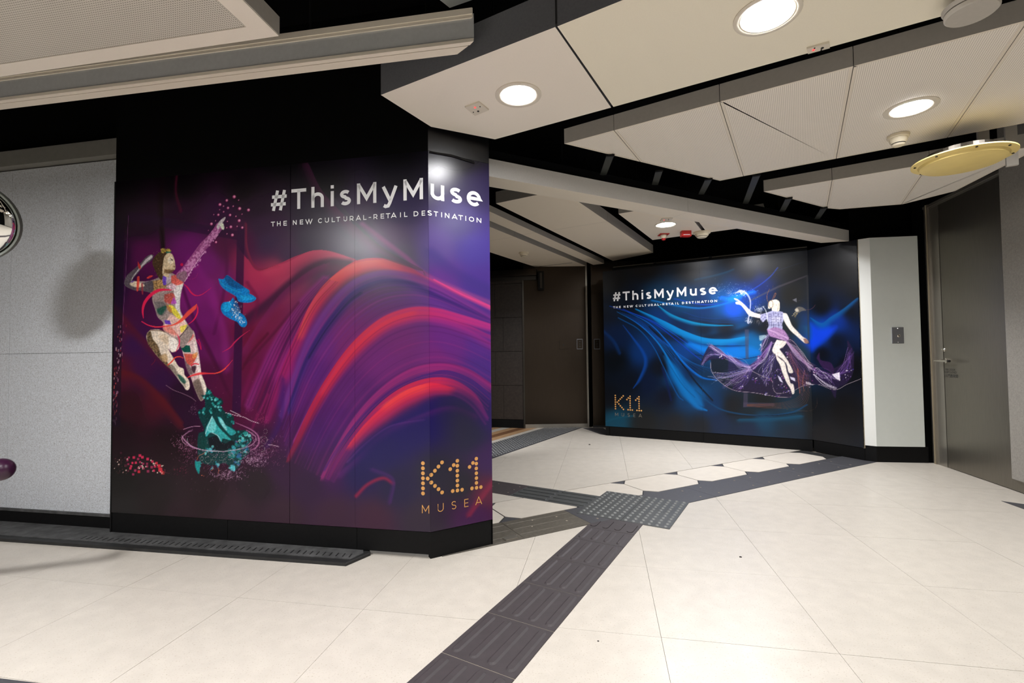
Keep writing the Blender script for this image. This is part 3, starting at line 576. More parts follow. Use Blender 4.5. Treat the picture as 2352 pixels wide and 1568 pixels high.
pL(T3, [(930, 200), (1010, 150), (1080, 200), (1000, 300), (920, 300)], (212, 92, 84), 2., .85); pL(T3, [(1040, 660), (1110, 660), (1090, 760), (1050, 720)], (58, 30, 44), 1., .9)
# right leg, bent
pL(T3, [(430, 110), (560, 110), (700, 170), (820, 210), (870, 300), (850, 400), (760, 450), (700, 400), (740, 480), (790, 560), (850, 660), (925, 700), (940, 790), (1000, 860), (1020, 950), (1000, 1010), (960, 1010), (920, 950), (880, 900), (800, 790), (720, 690), (600, 580), (500, 470), (420, 350), (370, 250), (375, 170)], (222, 206, 188))
pL(T3, [(370, 170), (430, 130), (460, 240), (540, 350), (580, 470), (660, 570), (740, 680), (700, 680), (560, 540), (470, 430), (390, 320)], (96, 76, 52), 1.3, .95, noise=.35)
pL(T3, [(580, 500), (660, 470), (690, 560), (660, 600), (600, 560)], (184, 152, 112), 1.5, .9); pL(T3, [(680, 640), (760, 640), (850, 770), (930, 880), (960, 980), (900, 900), (800, 790)], (110, 98, 88), 1.5, .75)
pL(T3, [(830, 780), (890, 800), (960, 880), (940, 920), (880, 880)], (20, 72, 60), 1.2, .8); pL(T3, [(540, 200), (640, 180), (720, 260), (700, 340), (600, 280)], (204, 178, 148), 2., .7)
pL(T3, [(700, 230), (790, 220), (850, 300), (830, 400), (770, 430), (710, 380)], (240, 232, 226), 2.5, .8)
sL(T3, 6.533, [(430, 120), (600, 130), (760, 200)], 12, 12, (100, 74, 54), .2, .2, .8)
# torso
pL(T2, [(860, 480), (990, 430), (1180, 560), (1160, 680), (1135, 850), (1140, 1000), (1200, 1120), (1260, 1220), (1330, 1330), (1250, 1480), (1160, 1560), (1080, 1440), (960, 1360), (880, 1280), (880, 1180), (800, 1100), (760, 980), (720, 860), (700, 740), (560, 700), (440, 690), (310, 620), (380, 560), (500, 560), (620, 560), (720, 540)], (150, 132, 128))
pL(T2, [(1050, 600), (1180, 570), (1150, 720), (1130, 860), (1135, 1000), (1190, 1120), (1240, 1220), (1160, 1230), (1090, 1100), (1060, 900), (1040, 740)], (226, 220, 218), 1.5, .95)
pL(T2, [(980, 1060), (1120, 1100), (1220, 1200), (1180, 1330), (1060, 1400), (960, 1340), (890, 1270), (900, 1200)], (228, 186, 176), 1.5, .95)
pL(T2, [(720, 560), (860, 540), (930, 640), (820, 720), (720, 740)], (150, 116, 72), 1., .95, noise=.3); pL(T2, [(900, 760), (1030, 740), (1060, 860), (980, 900), (900, 860)], (176, 74, 64), 1.2, .9)
pL(T2, [(740, 860), (900, 880), (930, 1000), (860, 1080), (790, 1000)], (100, 96, 96), 1.5, .8); pL(T2, [(780, 980), (900, 930), (930, 950), (860, 1060), (800, 1040)], (16, 74, 58), 1.5, .75)
pL(T2, [(960, 910), (1040, 940), (1130, 1060), (1150, 1120), (1090, 1110), (1000, 1010)], (222, 206, 66), 1., .95); pL(T2, [(920, 900), (1000, 960), (1010, 1040), (950, 990)], (168, 110, 54), 1., .8)
pL(T2, [(900, 1140), (980, 1150), (1000, 1210), (910, 1200)], (92, 52, 168), 1., .95, False); pL(T2, [(1130, 1240), (1240, 1210), (1200, 1290), (1150, 1330)], (226, 206, 84), 1., .95)
pL(T2, [(880, 1220), (1000, 1250), (1090, 1360), (1000, 1350), (890, 1290)], (224, 124, 110), 2., .8); pL(T2, [(620, 570), (710, 560), (700, 640), (630, 630)], (88, 58, 150), 1., .9)
pL(T2, [(870, 480), (930, 470), (930, 600), (880, 610)], (96, 62, 176), .8, .95); pL(T2, [(930, 480), (990, 450), (1000, 560), (930, 590)], (190, 172, 184), 1.2, .9)
pL(T2, [(1000, 480), (1100, 470), (1190, 570), (1100, 620), (1010, 590)], (220, 90, 80), 1.5, .9); pL(T2, [(930, 640), (1010, 590), (1080, 640), (1020, 700)], (226, 192, 206), 1., .9, noise=.2)
pL(T2, [(1040, 790), (1080, 890), (1000, 890)], (172, 76, 178), 1., .9)
for k in range(60): x, y = rnd.uniform(880, 1080), rnd.uniform(600, 900); (px, py), = T2([(x, y)]); CL.dot(px, py, rnd.uniform(.5, 1.1), rnd.choice([(240, 210, 220), (200, 80, 90), (120, 40, 50)]), .5)
for k in range(10): (px, py), = T2([(1250-14*k, 1250+17*k)]); CL.dot(px, py, 1.2, (30, 16, 20), .9)
# bent arm
pL(T2, [(740, 170), (690, 160), (620, 200), (540, 290), (440, 380), (340, 470), (300, 560), (310, 620), (440, 690), (560, 700), (720, 720), (720, 560), (600, 580), (500, 590), (420, 540), (500, 440), (600, 320), (700, 250)], (86, 76, 84))
pL(T2, [(700, 165), (720, 200), (640, 270), (540, 370), (440, 490), (400, 560), (420, 500), (520, 360), (610, 240)], (206, 198, 200), 1., .85); pL(T2, [(380, 590), (440, 560), (580, 600), (590, 640), (480, 650), (390, 620)], (222, 204, 176), 1., .95)
pL(T2, [(490, 490), (525, 500), (510, 690), (480, 690)], (216, 66, 54), .8, .9); pL(T2, [(500, 260), (545, 340), (530, 380), (505, 340)], (206, 54, 50), .8, .9); pL(T2, [(630, 510), (680, 475), (730, 480), (660, 520)], (214, 62, 52), .8, .9); pL(T2, [(550, 600), (575, 590), (580, 750), (560, 740)], (150, 44, 54), .8, .8)
pL(T2, [(385, 570), (450, 545), (420, 580)], (110, 74, 170), .8, .8)
# raised crystal arm
pL(T5, [(1020, 1280), (920, 1190), (1000, 1090), (1060, 1010), (1150, 890), (1230, 780), (1320, 690), (1400, 590), (1460, 510), (1530, 560), (1480, 640), (1400, 730), (1330, 830), (1260, 900), (1190, 1010), (1110, 1130)], (150, 74, 130))
for k in range(170):
    t = rnd.random(); x = 1000+t*470+rnd.uniform(-1, 1)*(60-20*t); y = 1190-t*620+rnd.uniform(-1, 1)*(50-15*t)+18; (px, py), = T5([(x, y)]); r = rnd.uniform(1., 2.4)
    CL.dot(px, py, r, (236, 168, 216), .8); CL.dot(px, py, r*.55, (130, 50, 112), .6)
pL(T5, [(940, 1160), (1040, 1130), (1060, 1200), (1020, 1270), (930, 1220)], (128, 100, 110), 1., .8); sL(T5, 5.6, [(1030, 1270), (1120, 1120), (1200, 1000), (1290, 880)], 5, 5, (250, 214, 236), .2, .2, .8)
pL(T5, [(1440, 560), (1480, 490), (1545, 440), (1555, 455), (1530, 500), (1500, 540), (1540, 560), (1530, 600), (1490, 560), (1460, 600)], (206, 196, 200), .7); pL(T5, [(1490, 520), (1530, 525), (1535, 600), (1500, 580)], (226, 230, 210), .7)
for x, y, r, q in [(1668, 178, 22, 1), (1572, 225, 18, 1.2), (1485, 278, 20, 1), (1588, 322, 17, 1.5), (1738, 330, 22, 1.3), (1852, 348, 20, 1), (1615, 413, 17, 1), (1464, 410, 16, 1.5), (1375, 527, 19, 1.1), (1732, 485, 20, .6), (1625, 565, 19, 1), (1772, 575, 17, 1), (1645, 670, 20, .8), (1434, 762, 16, 1.2), (1530, 300, 9, 1), (1655, 300, 10, 1.4), (1532, 372, 10, 1.3), (1690, 430, 10, 1), (1768, 402, 8, 1), (1580, 495, 8, 1), (1705, 560, 9, 1), (1572, 577, 8, 1), (1725, 222, 8, .6), (1405, 408, 7, 1), (1480, 345, 7, 1), (1428, 488, 7, 1), (1575, 655, 8, 1), (1335, 612, 5, 1)]:
    (px, py), = T5([(x, y)]); CL.dot(px, py, r/5.6, (176, 40, 110), .9); CL.dot(px+.3, py-.4, r/5.6*.65, (250, 180, 210), .9)
# head
pL(T2, [(860, 100), (780, 160), (730, 230), (720, 300), (760, 400), (810, 500), (860, 540), (880, 460), (900, 300), (960, 160), (940, 90)], (70, 50, 34)); pL(T2, [(950, 130), (1010, 150), (1045, 220), (1058, 290), (1060, 380), (1000, 400), (960, 440), (970, 500), (880, 470), (870, 380), (880, 280), (900, 190)], (206, 182, 148))
pL(T2, [(960, 200), (1010, 190), (1040, 260), (1000, 300), (950, 270)], (230, 218, 196), 1., .8); pL(T2, [(985, 210), (1030, 240), (1010, 250)], (60, 46, 36), .7, .9); pL(T2, [(900, 380), (1000, 385), (1050, 390), (990, 440), (900, 430)], (110, 82, 52), 1., .85); pL(T2, [(1020, 330), (1062, 330), (1050, 352)], (120, 84, 62), .6, .8)
pL(T2, [(840, 80), (880, 65), (930, 80), (950, 65), (1000, 100), (980, 130), (920, 120), (870, 140)], (176, 150, 66), .7, .95, noise=.35); pL(T2, [(920, 115), (1000, 115), (990, 130), (930, 140)], (40, 120, 96), .6, .8)
for k in range(50): x, y = rnd.uniform(740, 900), rnd.uniform(110, 500); (px, py), = T2([(x, y)]); CL.dot(px, py, .8, rnd.choice([(150, 116, 70), (26, 14, 12)]), .6)
# red ribbons
R1, R2 = (224, 30, 78), (232, 74, 52)
sL(T2, 6.533, [(585, 1110), (575, 1000), (610, 880), (700, 770), (820, 700), (960, 690), (1010, 690)], [6, 20, 34, 38, 34, 16, 4], [6, 16, 20, 22, 20, 12, 4], R1, .6, .6, .95)
sL(T2, 6.533, [(1190, 600), (1250, 660), (1300, 730), (1370, 775), (1460, 760), (1560, 690), (1610, 650)], [3, 14, 16, 12, 7, 4, 1], [3, 10, 12, 8, 5, 3, 1], R1, .5, .5, .95)
sL(T2, 6.533, [(1240, 500), (1300, 530), (1370, 500), (1400, 440)], 3, 3, (190, 40, 110), .2, .2, .7); sL(T2, 6.533, [(1330, 380), (1400, 350), (1430, 310)], 3, 3, (190, 40, 110), .2, .2, .7)
sL(T2, 6.533, [(560, 1165), (660, 1220), (780, 1245), (900, 1235), (1030, 1215), (1150, 1150), (1260, 1040), (1350, 960), (1385, 900)], [2, 8, 12, 12, 14, 30, 44, 40, 3], [2, 8, 12, 10, 12, 26, 40, 34, 3], (236, 78, 62), .5, .5, .9)
sL(T2, 6.533, [(1250, 1210), (1340, 1140), (1395, 1040), (1400, 960), (1385, 910)], [3, 12, 18, 16, 2], [3, 10, 12, 10, 2], R1, .5, .5, .9); sL(T2, 6.533, [(560, 1165), (660, 1220), (780, 1250), (900, 1240)], 10, 8, R1, .4, .4, .9)
sL(T2, 6.533, [(1090, 1360), (1130, 1430), (1120, 1560)], 7, 7, R1, .4, .4, .9)
sL(T3, 6.533, [(690, 640), (750, 590), (800, 530), (870, 515), (925, 540)], [10, 16, 12, 8, 6], [8, 12, 10, 8, 5], R2, .5, .5, .95); sL(T3, 6.533, [(1040, 650), (1090, 620), (1150, 630)], 14, 12, (222, 40, 60), .4, .4, .9)
sL(T3, 6.533, [(980, 830), (1060, 800), (1180, 775), (1290, 770), (1400, 765), (1500, 730), (1590, 650), (1680, 540)], [6, 22, 34, 18, 10, 16, 10, 1], [6, 12, 14, 10, 6, 8, 8, 1], (230, 52, 60), .5, .5, .9); sL(T3, 6.533, [(1390, 770), (1480, 745), (1560, 690)], 7, 8, (240, 96, 50), .3, .3, .8)
sL(T3, 6.533, [(1500, 450), (1620, 380), (1700, 290), (1800, 200), (1930, 110)], [1, 10, 14, 8, 1], [1, 14, 16, 8, 1], (206, 34, 84), .4, .4, .8); sL(T3, 6.533, [(1110, 250), (1160, 330), (1190, 410), (1180, 330), (1150, 250)], 6, 6, R1, .3, .3, .85); sL(T3, 6.533, [(840, 210), (860, 300), (830, 400), (810, 440)], 8, 8, (222, 50, 96), .4, .4, .9)
sL(T3, 6.533, [(440, 640), (480, 600), (500, 560)], 6, 8, (120, 26, 44), .3, .3, .8); CL.dot(*T2([(1160, 310)])[0], 3.4, (206, 20, 70), .9)
# turquoise splash
tq = (22, 120, 118); tql = (110, 206, 206); tqd = (6, 52, 54)
pL(T4, [(620, 60), (680, 120), (740, 200), (850, 250), (860, 310), (830, 340), (900, 430), (1020, 500), (1020, 560), (1000, 640), (1060, 700), (1220, 720), (1300, 820), (1270, 890), (1200, 860), (1250, 960), (1260, 1040), (1140, 1140), (1120, 1230), (1010, 1310), (900, 1200), (700, 1230), (520, 1160), (480, 960), (500, 760), (580, 700), (500, 500), (500, 400), (580, 380), (590, 260), (540, 180), (600, 170)], tqd, 1.)
for x, y, r in [(640, 130, 40), (620, 210, 45), (720, 230, 50), (800, 270, 55), (560, 440, 50), (750, 320, 45), (830, 390, 45), (960, 490, 60), (990, 580, 35), (690, 420, 35), (1180, 750, 70), (1130, 830, 50), (1260, 850, 40), (540, 1200, 1)]:
    for q in range(9): (px, py), = T4([(x+rnd.gauss(0, r*.45), y+rnd.gauss(0, r*.45))]); CL.dot(px, py, rnd.uniform(1., r/14), rnd.choice([tq, tq, tql, (34, 150, 146), tqd]), .85)
pL(T4, [(700, 490), (760, 600), (820, 680), (900, 760), (980, 840), (960, 850), (860, 830), (840, 900), (800, 820), (760, 770), (680, 740), (610, 800), (600, 700), (640, 600)], (50, 166, 168), 1., .95); pL(T4, [(700, 490), (740, 560), (760, 660), (720, 740), (640, 720), (620, 660), (660, 580)], (120, 208, 210), 1.5, .75)
pL(T4, [(780, 500), (840, 520), (900, 620), (1000, 680), (1060, 740), (980, 780), (900, 700), (820, 600)], (40, 156, 160), 1., .95); pL(T4, [(800, 510), (860, 560), (920, 680), (900, 700), (830, 600)], (160, 220, 222), 1.2, .75)
sL(T4, 6.533, [(740, 500), (800, 610), (880, 700)], 10, 12, tqd, .3, .3, .95); sL(T4, 6.533, [(600, 760), (640, 640), (700, 500)], 6, 6, (214, 236, 238), .2, .2, .8); sL(T4, 6.533, [(700, 740), (790, 790), (830, 870)], 6, 6, (214, 236, 238), .2, .2, .8)
pL(T4, [(640, 820), (760, 790), (820, 860), (900, 900), (1000, 860), (1060, 960), (900, 1000), (760, 1000), (660, 940)], (14, 12, 24), 1.5, .8)
pL(T4, [(500, 740), (600, 800), (650, 940), (560, 990), (490, 900)], (6, 60, 58), 2., .8)
for x0, y0, s in [(700, 980, 60), (1080, 920, 60), (1180, 900, 60), (1000, 1060, 90), (1100, 1080, 90), (1200, 1000, 60), (480, 1200, 45), (490, 1280, 35), (780, 1240, 50), (700, 1270, 30), (1000, 1260, 45), (1100, 1190, 50), (620, 1030, 40)]:
    for q in range(10): (px, py), = T4([(x0+rnd.gauss(0, s*.4), y0+rnd.gauss(0, s*.5))]); CL.dot(px, py, rnd.uniform(.8, s/15), rnd.choice([tq, tql, (60, 170, 190), (40, 90, 150), (30, 140, 136)]), .7)
pL(T4, [(440, 1180), (525, 1170), (520, 1260), (500, 1360), (450, 1260)], (16, 140, 138), 1., .95); pL(T4, [(980, 1220), (1040, 1240), (1040, 1320), (980, 1290)], (90, 196, 210), 1., .9)
for x, y, r in [(640, 1150, 46), (730, 1130, 26), (830, 1130, 26), (890, 1160, 24), (960, 1110, 34), (550, 1130, 24), (1480, 850, 48), (1450, 980, 40), (1500, 720, 30), (1240, 1150, 30)]:
    P = [T4([(x+r*math.cos(t), y+r*1.1*math.sin(t))])[0] for t in np.linspace(0, 6.283, 14)]; CL.fold(P, .45, .45, (170, 160, 160), .1, .1, .75)
for pts in ([(470, 1150), (500, 1090), (560, 1060), (600, 1030)], [(680, 1310), (710, 1290), (710, 1250)], [(790, 1350), (800, 1300), (780, 1270)], [(1060, 880), (1130, 860)], [(540, 1380), (580, 1390)]): sL(T4, 6.533, pts, 4, 4, (226, 120, 80), .2, .2, .85)
# pink splash ring
pk = (206, 150, 186)
for i in range(3):
    P = [T4([((805+555*math.cos(t))+rnd.gauss(0, 6), 835+185*math.sin(t)+rnd.gauss(0, 6))])[0] for t in np.linspace(-.75, 3.9, 60)]; CL.fold(P, 1.1-.3*i, 1.1-.3*i, pk, .1, .1, .55, spl=False)
P = [T4([((805+480*math.cos(t)), 850+170*math.sin(t))])[0] for t in np.linspace(.1, 3.3, 40)]; CL.fold(P, .7, .7, (200, 214, 214), .1, .1, .7, spl=False)
c = T4([(805, 860)])[0]
CL.squig(c[0], c[1], 90, 32, 200, (196, 140, 172), .75, rnd, 5, .5, (-.6, 3.6, .10)); CL.squig(c[0]+10, c[1]+10, 105, 44, 240, (168, 116, 146), .6, rnd, 5, .45, (-.4, 2.6, .18))
cc = T4([(950, 1370)])[0]; CL.squig(cc[0], cc[1], 40, 14, 200, (190, 150, 178), .8, rnd, 4, .5); cc = T4([(1330, 1130)])[0]; CL.squig(cc[0], cc[1], 32, 22, 220, (200, 160, 190), .8, rnd, 5, .5)
cc = T4([(1500, 1050)])[0]; CL.squig(cc[0], cc[1], 34, 34, 140, (140, 80, 112), .6, rnd, 5, .45); cc = T4([(300, 950)])[0]; CL.squig(cc[0], cc[1], 22, 24, 90, (160, 90, 128), .6, rnd, 5, .45); cc = T4([(1440, 520)])[0]; CL.squig(cc[0], cc[1], 20, 16, 60, (170, 70, 110), .6, rnd, 4, .4)
sL(T4, 6.533, [(900, 440), (1050, 480), (1180, 510), (1280, 560), (1400, 600)], 6, 5, (232, 200, 220), .2, .2, .9); sL(T4, 6.533, [(975, 410), (1060, 450), (1120, 480)], 6, 5, (240, 216, 232), .2, .2, .9); sL(T4, 6.533, [(1050, 590), (1170, 640), (1290, 700), (1380, 780), (1400, 880), (1360, 960), (1280, 1000)], [6, 12, 20, 24, 24, 20, 10], [6, 8, 10, 10, 10, 10, 6], (186, 116, 160), .1, .1, .8)
sL(T4, 6.533, [(240, 780), (300, 870), (400, 950), (520, 990)], [4, 16, 12, 6], [4, 8, 8, 6], (206, 146, 190), .1, .1, .9); sL(T4, 6.533, [(1540, 920), (1620, 930), (1700, 950)], 7, 7, (216, 180, 200), .2, .2, .8); sL(T4, 6.533, [(10, 30), (120, 100), (250, 150), (380, 210), (460, 270)], 4, 4, (180, 140, 160), .2, .2, .8); sL(T4, 6.533, [(270, 690), (400, 650), (520, 645)], 7, 7, (216, 160, 190), .1, .1, .8)
cc = T4([(420, 380)])[0]; CL.squig(cc[0], cc[1], 12, 10, 40, (170, 130, 150), .7, rnd, 4, .4)
for k in range(260): x, y = rnd.gauss(520, 65), rnd.gauss(1020, 60); CL.dot(x, y, rnd.uniform(.3, .7), (190, 130, 160), rnd.uniform(.2, .7))
# blue slide shape with small white statue
b1, b2, b3 = (10, 118, 190), (24, 158, 216), (6, 72, 128)
pL(T5, [(1465, 1228), (1530, 1235), (1580, 1185), (1680, 1260), (1800, 1340), (1860, 1380), (1855, 1420), (1760, 1410), (1640, 1370), (1530, 1310)], b1, .7); pL(T5, [(1540, 1225), (1580, 1190), (1680, 1265), (1790, 1345), (1700, 1360), (1600, 1310)], b3, .9, .8)
pL(T5, [(1465, 1228), (1500, 1280), (1600, 1350), (1750, 1400), (1860, 1420), (1950, 1480), (1900, 1530), (1800, 1540), (1720, 1520), (1690, 1460), (1560, 1380), (1490, 1310)], b1, .7); pL(T5, [(1740, 1440), (1860, 1450), (1945, 1480), (1850, 1510), (1760, 1500)], b2, 1., .7); sL(T5, 5.6, [(1470, 1240), (1530, 1310), (1640, 1370), (1760, 1410)], 5, 5, (40, 176, 200), .2, .2, .8)
pL(T2, [(1930, 800), (1880, 860), (1780, 880), (1745, 960), (1780, 1050), (1880, 1120), (1970, 1160), (2000, 1180), (2050, 1240), (2110, 1245), (2140, 1180), (2100, 1080), (2000, 1000), (1960, 900)], b1, .8); pL(T2, [(1780, 900), (1880, 870), (1900, 960), (1830, 1020), (1770, 980)], b2, 1., .8); pL(T2, [(1940, 820), (2000, 900), (2040, 1020), (1980, 1060), (1900, 980)], (8, 96, 162), 1., .7)
for k in range(80): (px, py), = T2([(rnd.gauss(1975, 45), rnd.gauss(970, 60))]); CL.dot(px, py, rnd.uniform(.6, 1.3), rnd.choice([(236, 236, 240), (150, 150, 160), (90, 90, 110)]), .8)
for k in range(60): t = rnd.random(); (px, py), = T2([(1960+110*t+rnd.gauss(0, 22), 1030+150*t+rnd.gauss(0, 22))]); CL.dot(px, py, rnd.uniform(.5, 1.2), rnd.choice([(240, 240, 246), (160, 190, 220)]), .8)

hl = thing('advertising_hoarding', 'large purple and magenta poster hoarding with a raised-arm dancer, folded round the near corner', 'hoarding', (LB[0], LB[1], 0))
UL = math.dist(LA, LB); UT = UL+math.dist(LB, LC)
def ul(px, py): p = on_wall(px, py, LA, LB); return math.dist(p[:2], LA) if (p[0] > LA[0]) else 0
GAINL = .86
ucut = [0, ul(667, 700), ul(815, 700), UL, UT]
for a, b in zip(ucut, ucut[1:]): CL.panel(a, b, 'printed_panel', M['art'], hl, GAINL)


# ------------------------------------------------------------------ right poster artwork (flat print)
CR = Canvas([RA, RB, RC], .122, 2.152, .0052)
K2 = tr(2.958, 1380, 540)
smp = [(60, 300, 10, 10, 12), (60, 500, 8, 16, 30), (300, 200, 10, 10, 14), (600, 220, 14, 16, 22), (760, 280, 12, 34, 56), (900, 150, 22, 24, 32), (1000, 250, 18, 22, 34), (1150, 200, 16, 18, 26), (1300, 250, 14, 16, 20), (1300, 400, 20, 20, 20), (1500, 200, 14, 15, 20), (1650, 250, 8, 8, 12), (1700, 500, 6, 8, 14), (1500, 480, 6, 8, 14),
 (200, 450, 8, 16, 30), (400, 420, 10, 44, 72), (550, 450, 8, 54, 92), (700, 480, 8, 40, 86), (800, 440, 10, 70, 130), (900, 480, 14, 80, 180), (1000, 400, 12, 50, 130), (1080, 330, 10, 30, 90),
 (400, 560, 8, 40, 90), (550, 600, 8, 30, 64), (700, 650, 14, 24, 40), (850, 650, 20, 24, 34), (950, 720, 10, 84, 140), (900, 780, 8, 90, 180), (1040, 760, 6, 90, 150), (800, 760, 10, 90, 150), (700, 720, 10, 70, 120), (1100, 600, 16, 18, 24), (1300, 620, 22, 26, 28), (1350, 800, 18, 44, 56), (1380, 640, 10, 50, 90),
 (100, 700, 8, 24, 54), (100, 850, 6, 10, 16), (280, 800, 8, 40, 90), (200, 1000, 8, 14, 26), (320, 1000, 8, 20, 46), (400, 900, 10, 14, 24), (500, 950, 8, 60, 110), (560, 800, 8, 50, 110), (620, 900, 8, 30, 64), (700, 950, 10, 40, 70), (640, 1080, 8, 80, 140), (560, 1100, 12, 50, 90), (450, 1100, 12, 16, 30),
 (760, 1160, 10, 44, 84), (900, 1160, 20, 22, 28), (1000, 1200, 18, 30, 40), (1100, 1250, 10, 58, 88), (1300, 1230, 10, 48, 70), (1450, 1200, 10, 14, 20), (1100, 1130, 18, 20, 24), (800, 1280, 16, 34, 64), (1000, 1320, 18, 34, 62), (1300, 1330, 22, 36, 52), (1500, 1340, 20, 20, 24), (1650, 1200, 10, 10, 14), (1700, 900, 8, 9, 14), (100, 1270, 6, 66, 90), (300, 1280, 24, 26, 28), (500, 1290, 26, 28, 34), (680, 1300, 22, 26, 34), (60, 1100, 8, 12, 20),
 (1440, 650, 6, 50, 130), (1450, 720, 6, 60, 190), (1520, 650, 6, 60, 170), (1600, 580, 6, 40, 120), (1500, 800, 8, 10, 18), (1600, 720, 8, 14, 30), (1700, 480, 6, 22, 50), (1740, 400, 8, 10, 16)]
CR.base([K2([(a, b)])[0]+(r, g, bb) for a, b, r, g, bb in smp], 26, 1.8)
def fR(pts, wl, wr, col, *a, **k): CR.fold(K2(pts), np.atleast_1d(wl)/2.958, np.atleast_1d(wr)*1.25/2.958, col, *a, **k)
fR([(20, 470), (300, 640), (600, 700), (900, 660), (1080, 600)], 30, 40, (10, 22, 40), 0., 0., .8)
fR([(380, 470), (480, 540), (620, 590), (760, 610), (900, 612)], [3, 8, 8, 6, 2], [4, 22, 24, 12, 3], (8, 120, 168), .2, 0., .9)
fR([(240, 500), (420, 580), (560, 650), (700, 700), (850, 710), (980, 690)], [2, 6, 8, 8, 4], [10, 30, 44, 44, 30], (6, 120, 186), .2, .1, .9)
fR([(520, 700), (700, 740), (860, 750), (990, 745)], 2, 14, (6, 26, 70), .1, 0., .7)
fR([(600, 740), (760, 790), (900, 800), (1060, 790)], 20, 40, (6, 96, 178), .0, 0., .8)
fR([(640, 810), (800, 832), (950, 840), (1080, 820)], 2, 6, (6, 16, 50), .1, 0., .8)
fR([(110, 520), (250, 600), (380, 720), (470, 860), (540, 1000), (640, 1150), (720, 1190)], [2, 4, 6, 10, 18, 24, 8], [2, 4, 6, 12, 24, 26, 8], (8, 104, 178), .2, 0., .9)
fR([(180, 520), (330, 600), (450, 720), (560, 860), (680, 960), (790, 985)], [2, 4, 6, 8, 8, 3], [2, 4, 8, 14, 14, 3], (6, 96, 190), .1, 0., .9)
fR([(150, 500), (350, 590), (500, 700), (620, 800), (700, 860)], 3, 5, (10, 50, 170), .1, .1, .8)
fR([(60, 480), (300, 560), (450, 640), (620, 760), (720, 830)], 2, 4, (10, 70, 190), .1, .1, .8)
fR([(120, 560), (260, 640), (360, 760), (430, 900), (520, 1080), (560, 1120)], 3, 7, (6, 80, 150), .1, 0., .8)
fR([(420, 800), (480, 900), (560, 1020), (640, 1100)], 4, 6, (6, 14, 26), .2, .2, .9); fR([(470, 760), (560, 880), (650, 1000), (760, 1120)], 6, 10, (8, 14, 26), .1, .1, .85); fR([(330, 620), (430, 730), (500, 830)], 5, 6, (8, 12, 24), .1, .1, .8)
fR([(150, 610), (220, 700), (290, 800), (300, 880), (260, 980), (220, 1040)], [3, 10, 20, 30, 24, 4], [3, 10, 18, 12, 10, 4], (8, 60, 140), .0, 0., .85); fR([(20, 650), (90, 720), (130, 800)], 16, 20, (8, 44, 96), 0., 0., .7); fR([(420, 900), (450, 1000), (480, 1120)], 10, 14, (10, 24, 70), 0., 0., .8)
fR([(500, 430), (700, 470), (860, 450), (960, 400), (1060, 350), (1150, 280), (1200, 220)], 4, 8, (16, 60, 170), .1, 0., .75); fR([(350, 440), (550, 480), (700, 490), (880, 450), (980, 390)], 3, 14, (10, 104, 180), .1, 0., .8)
fR([(820, 420), (900, 430), (960, 400), (1040, 380)], 14, 26, (10, 96, 220), 0., 0., .9); CR.glow(*K2([(900, 490)])[0], 16, 18, (30, 70, 230), .8); CR.glow(*K2([(905, 425)])[0], 18, 9, (10, 130, 220), .8, -.4)
fR([(560, 520), (700, 560), (900, 560), (1040, 540)], 2, 6, (10, 50, 110), .1, 0., .7); fR([(600, 560), (800, 590), (1000, 590)], 2, 5, (12, 46, 100), .1, 0., .7)
fR([(640, 300), (760, 275), (850, 250), (900, 230)], 8, 12, (10, 60, 90), 0., 0., .7); fR([(900, 400), (1050, 300), (1200, 240), (1380, 180)], 2, 3, (20, 40, 70), .1, .1, .6)
fR([(960, 1020), (1200, 1080), (1280, 1090)], 2, 2, (30, 100, 140), .1, .1, .5); fR([(640, 1050), (760, 1150), (880, 1200), (1100, 1225), (1300, 1200), (1400, 1150)], 6, 10, (8, 66, 110), .1, 0., .8); fR([(860, 1215), (1000, 1226), (1200, 1222), (1380, 1200)], 3, 4, (6, 10, 24), .1, .1, .8)
fR([(940, 1250), (1150, 1245), (1360, 1225)], 8, 26, (8, 72, 104), 0., 0., .8)
fR([(1425, 560), (1500, 600), (1560, 560), (1640, 510), (1740, 430)], [4, 8, 8, 10, 8], [4, 40, 40, 34, 20], (8, 80, 140), .0, 0., .8); CR.poly(K2([(1424, 600), (1500, 640), (1600, 620), (1540, 700), (1470, 750), (1430, 780)]), (12, 56, 200), 6, .8, True)
CR.poly(K2([(1380, 620), (1428, 610), (1430, 700), (1400, 720)]), (14, 80, 120), 5, .5)
fR([(20, 1270), (110, 1240), (220, 1225)], 6, 12, (8, 76, 100), 0., 0., .7)
CR.poly(K2([(560, 690), (700, 745), (860, 765), (1000, 752), (1070, 780), (1060, 815), (900, 835), (760, 815), (640, 770)]), (4, 108, 200), 5, .7, True)
CR.poly(K2([(430, 820), (500, 880), (560, 960), (640, 1060), (700, 1160), (640, 1150), (560, 1100), (500, 1000), (460, 910)]), (6, 104, 176), 4, .75, True)
CR.poly(K2([(330, 540), (480, 620), (620, 680), (760, 712), (700, 725), (560, 690), (420, 620)]), (6, 110, 176), 3, .7, True)
for k in range(9): fR([(130+14*k, 520+4*k), (300+18*k, 640+12*k), (430+26*k, 790+10*k), (540+34*k, 960-6*k)], 1.4, 2.2, [(8, 70, 170), (10, 90, 200), (8, 110, 190), (6, 60, 120)], .1, .1, .55)
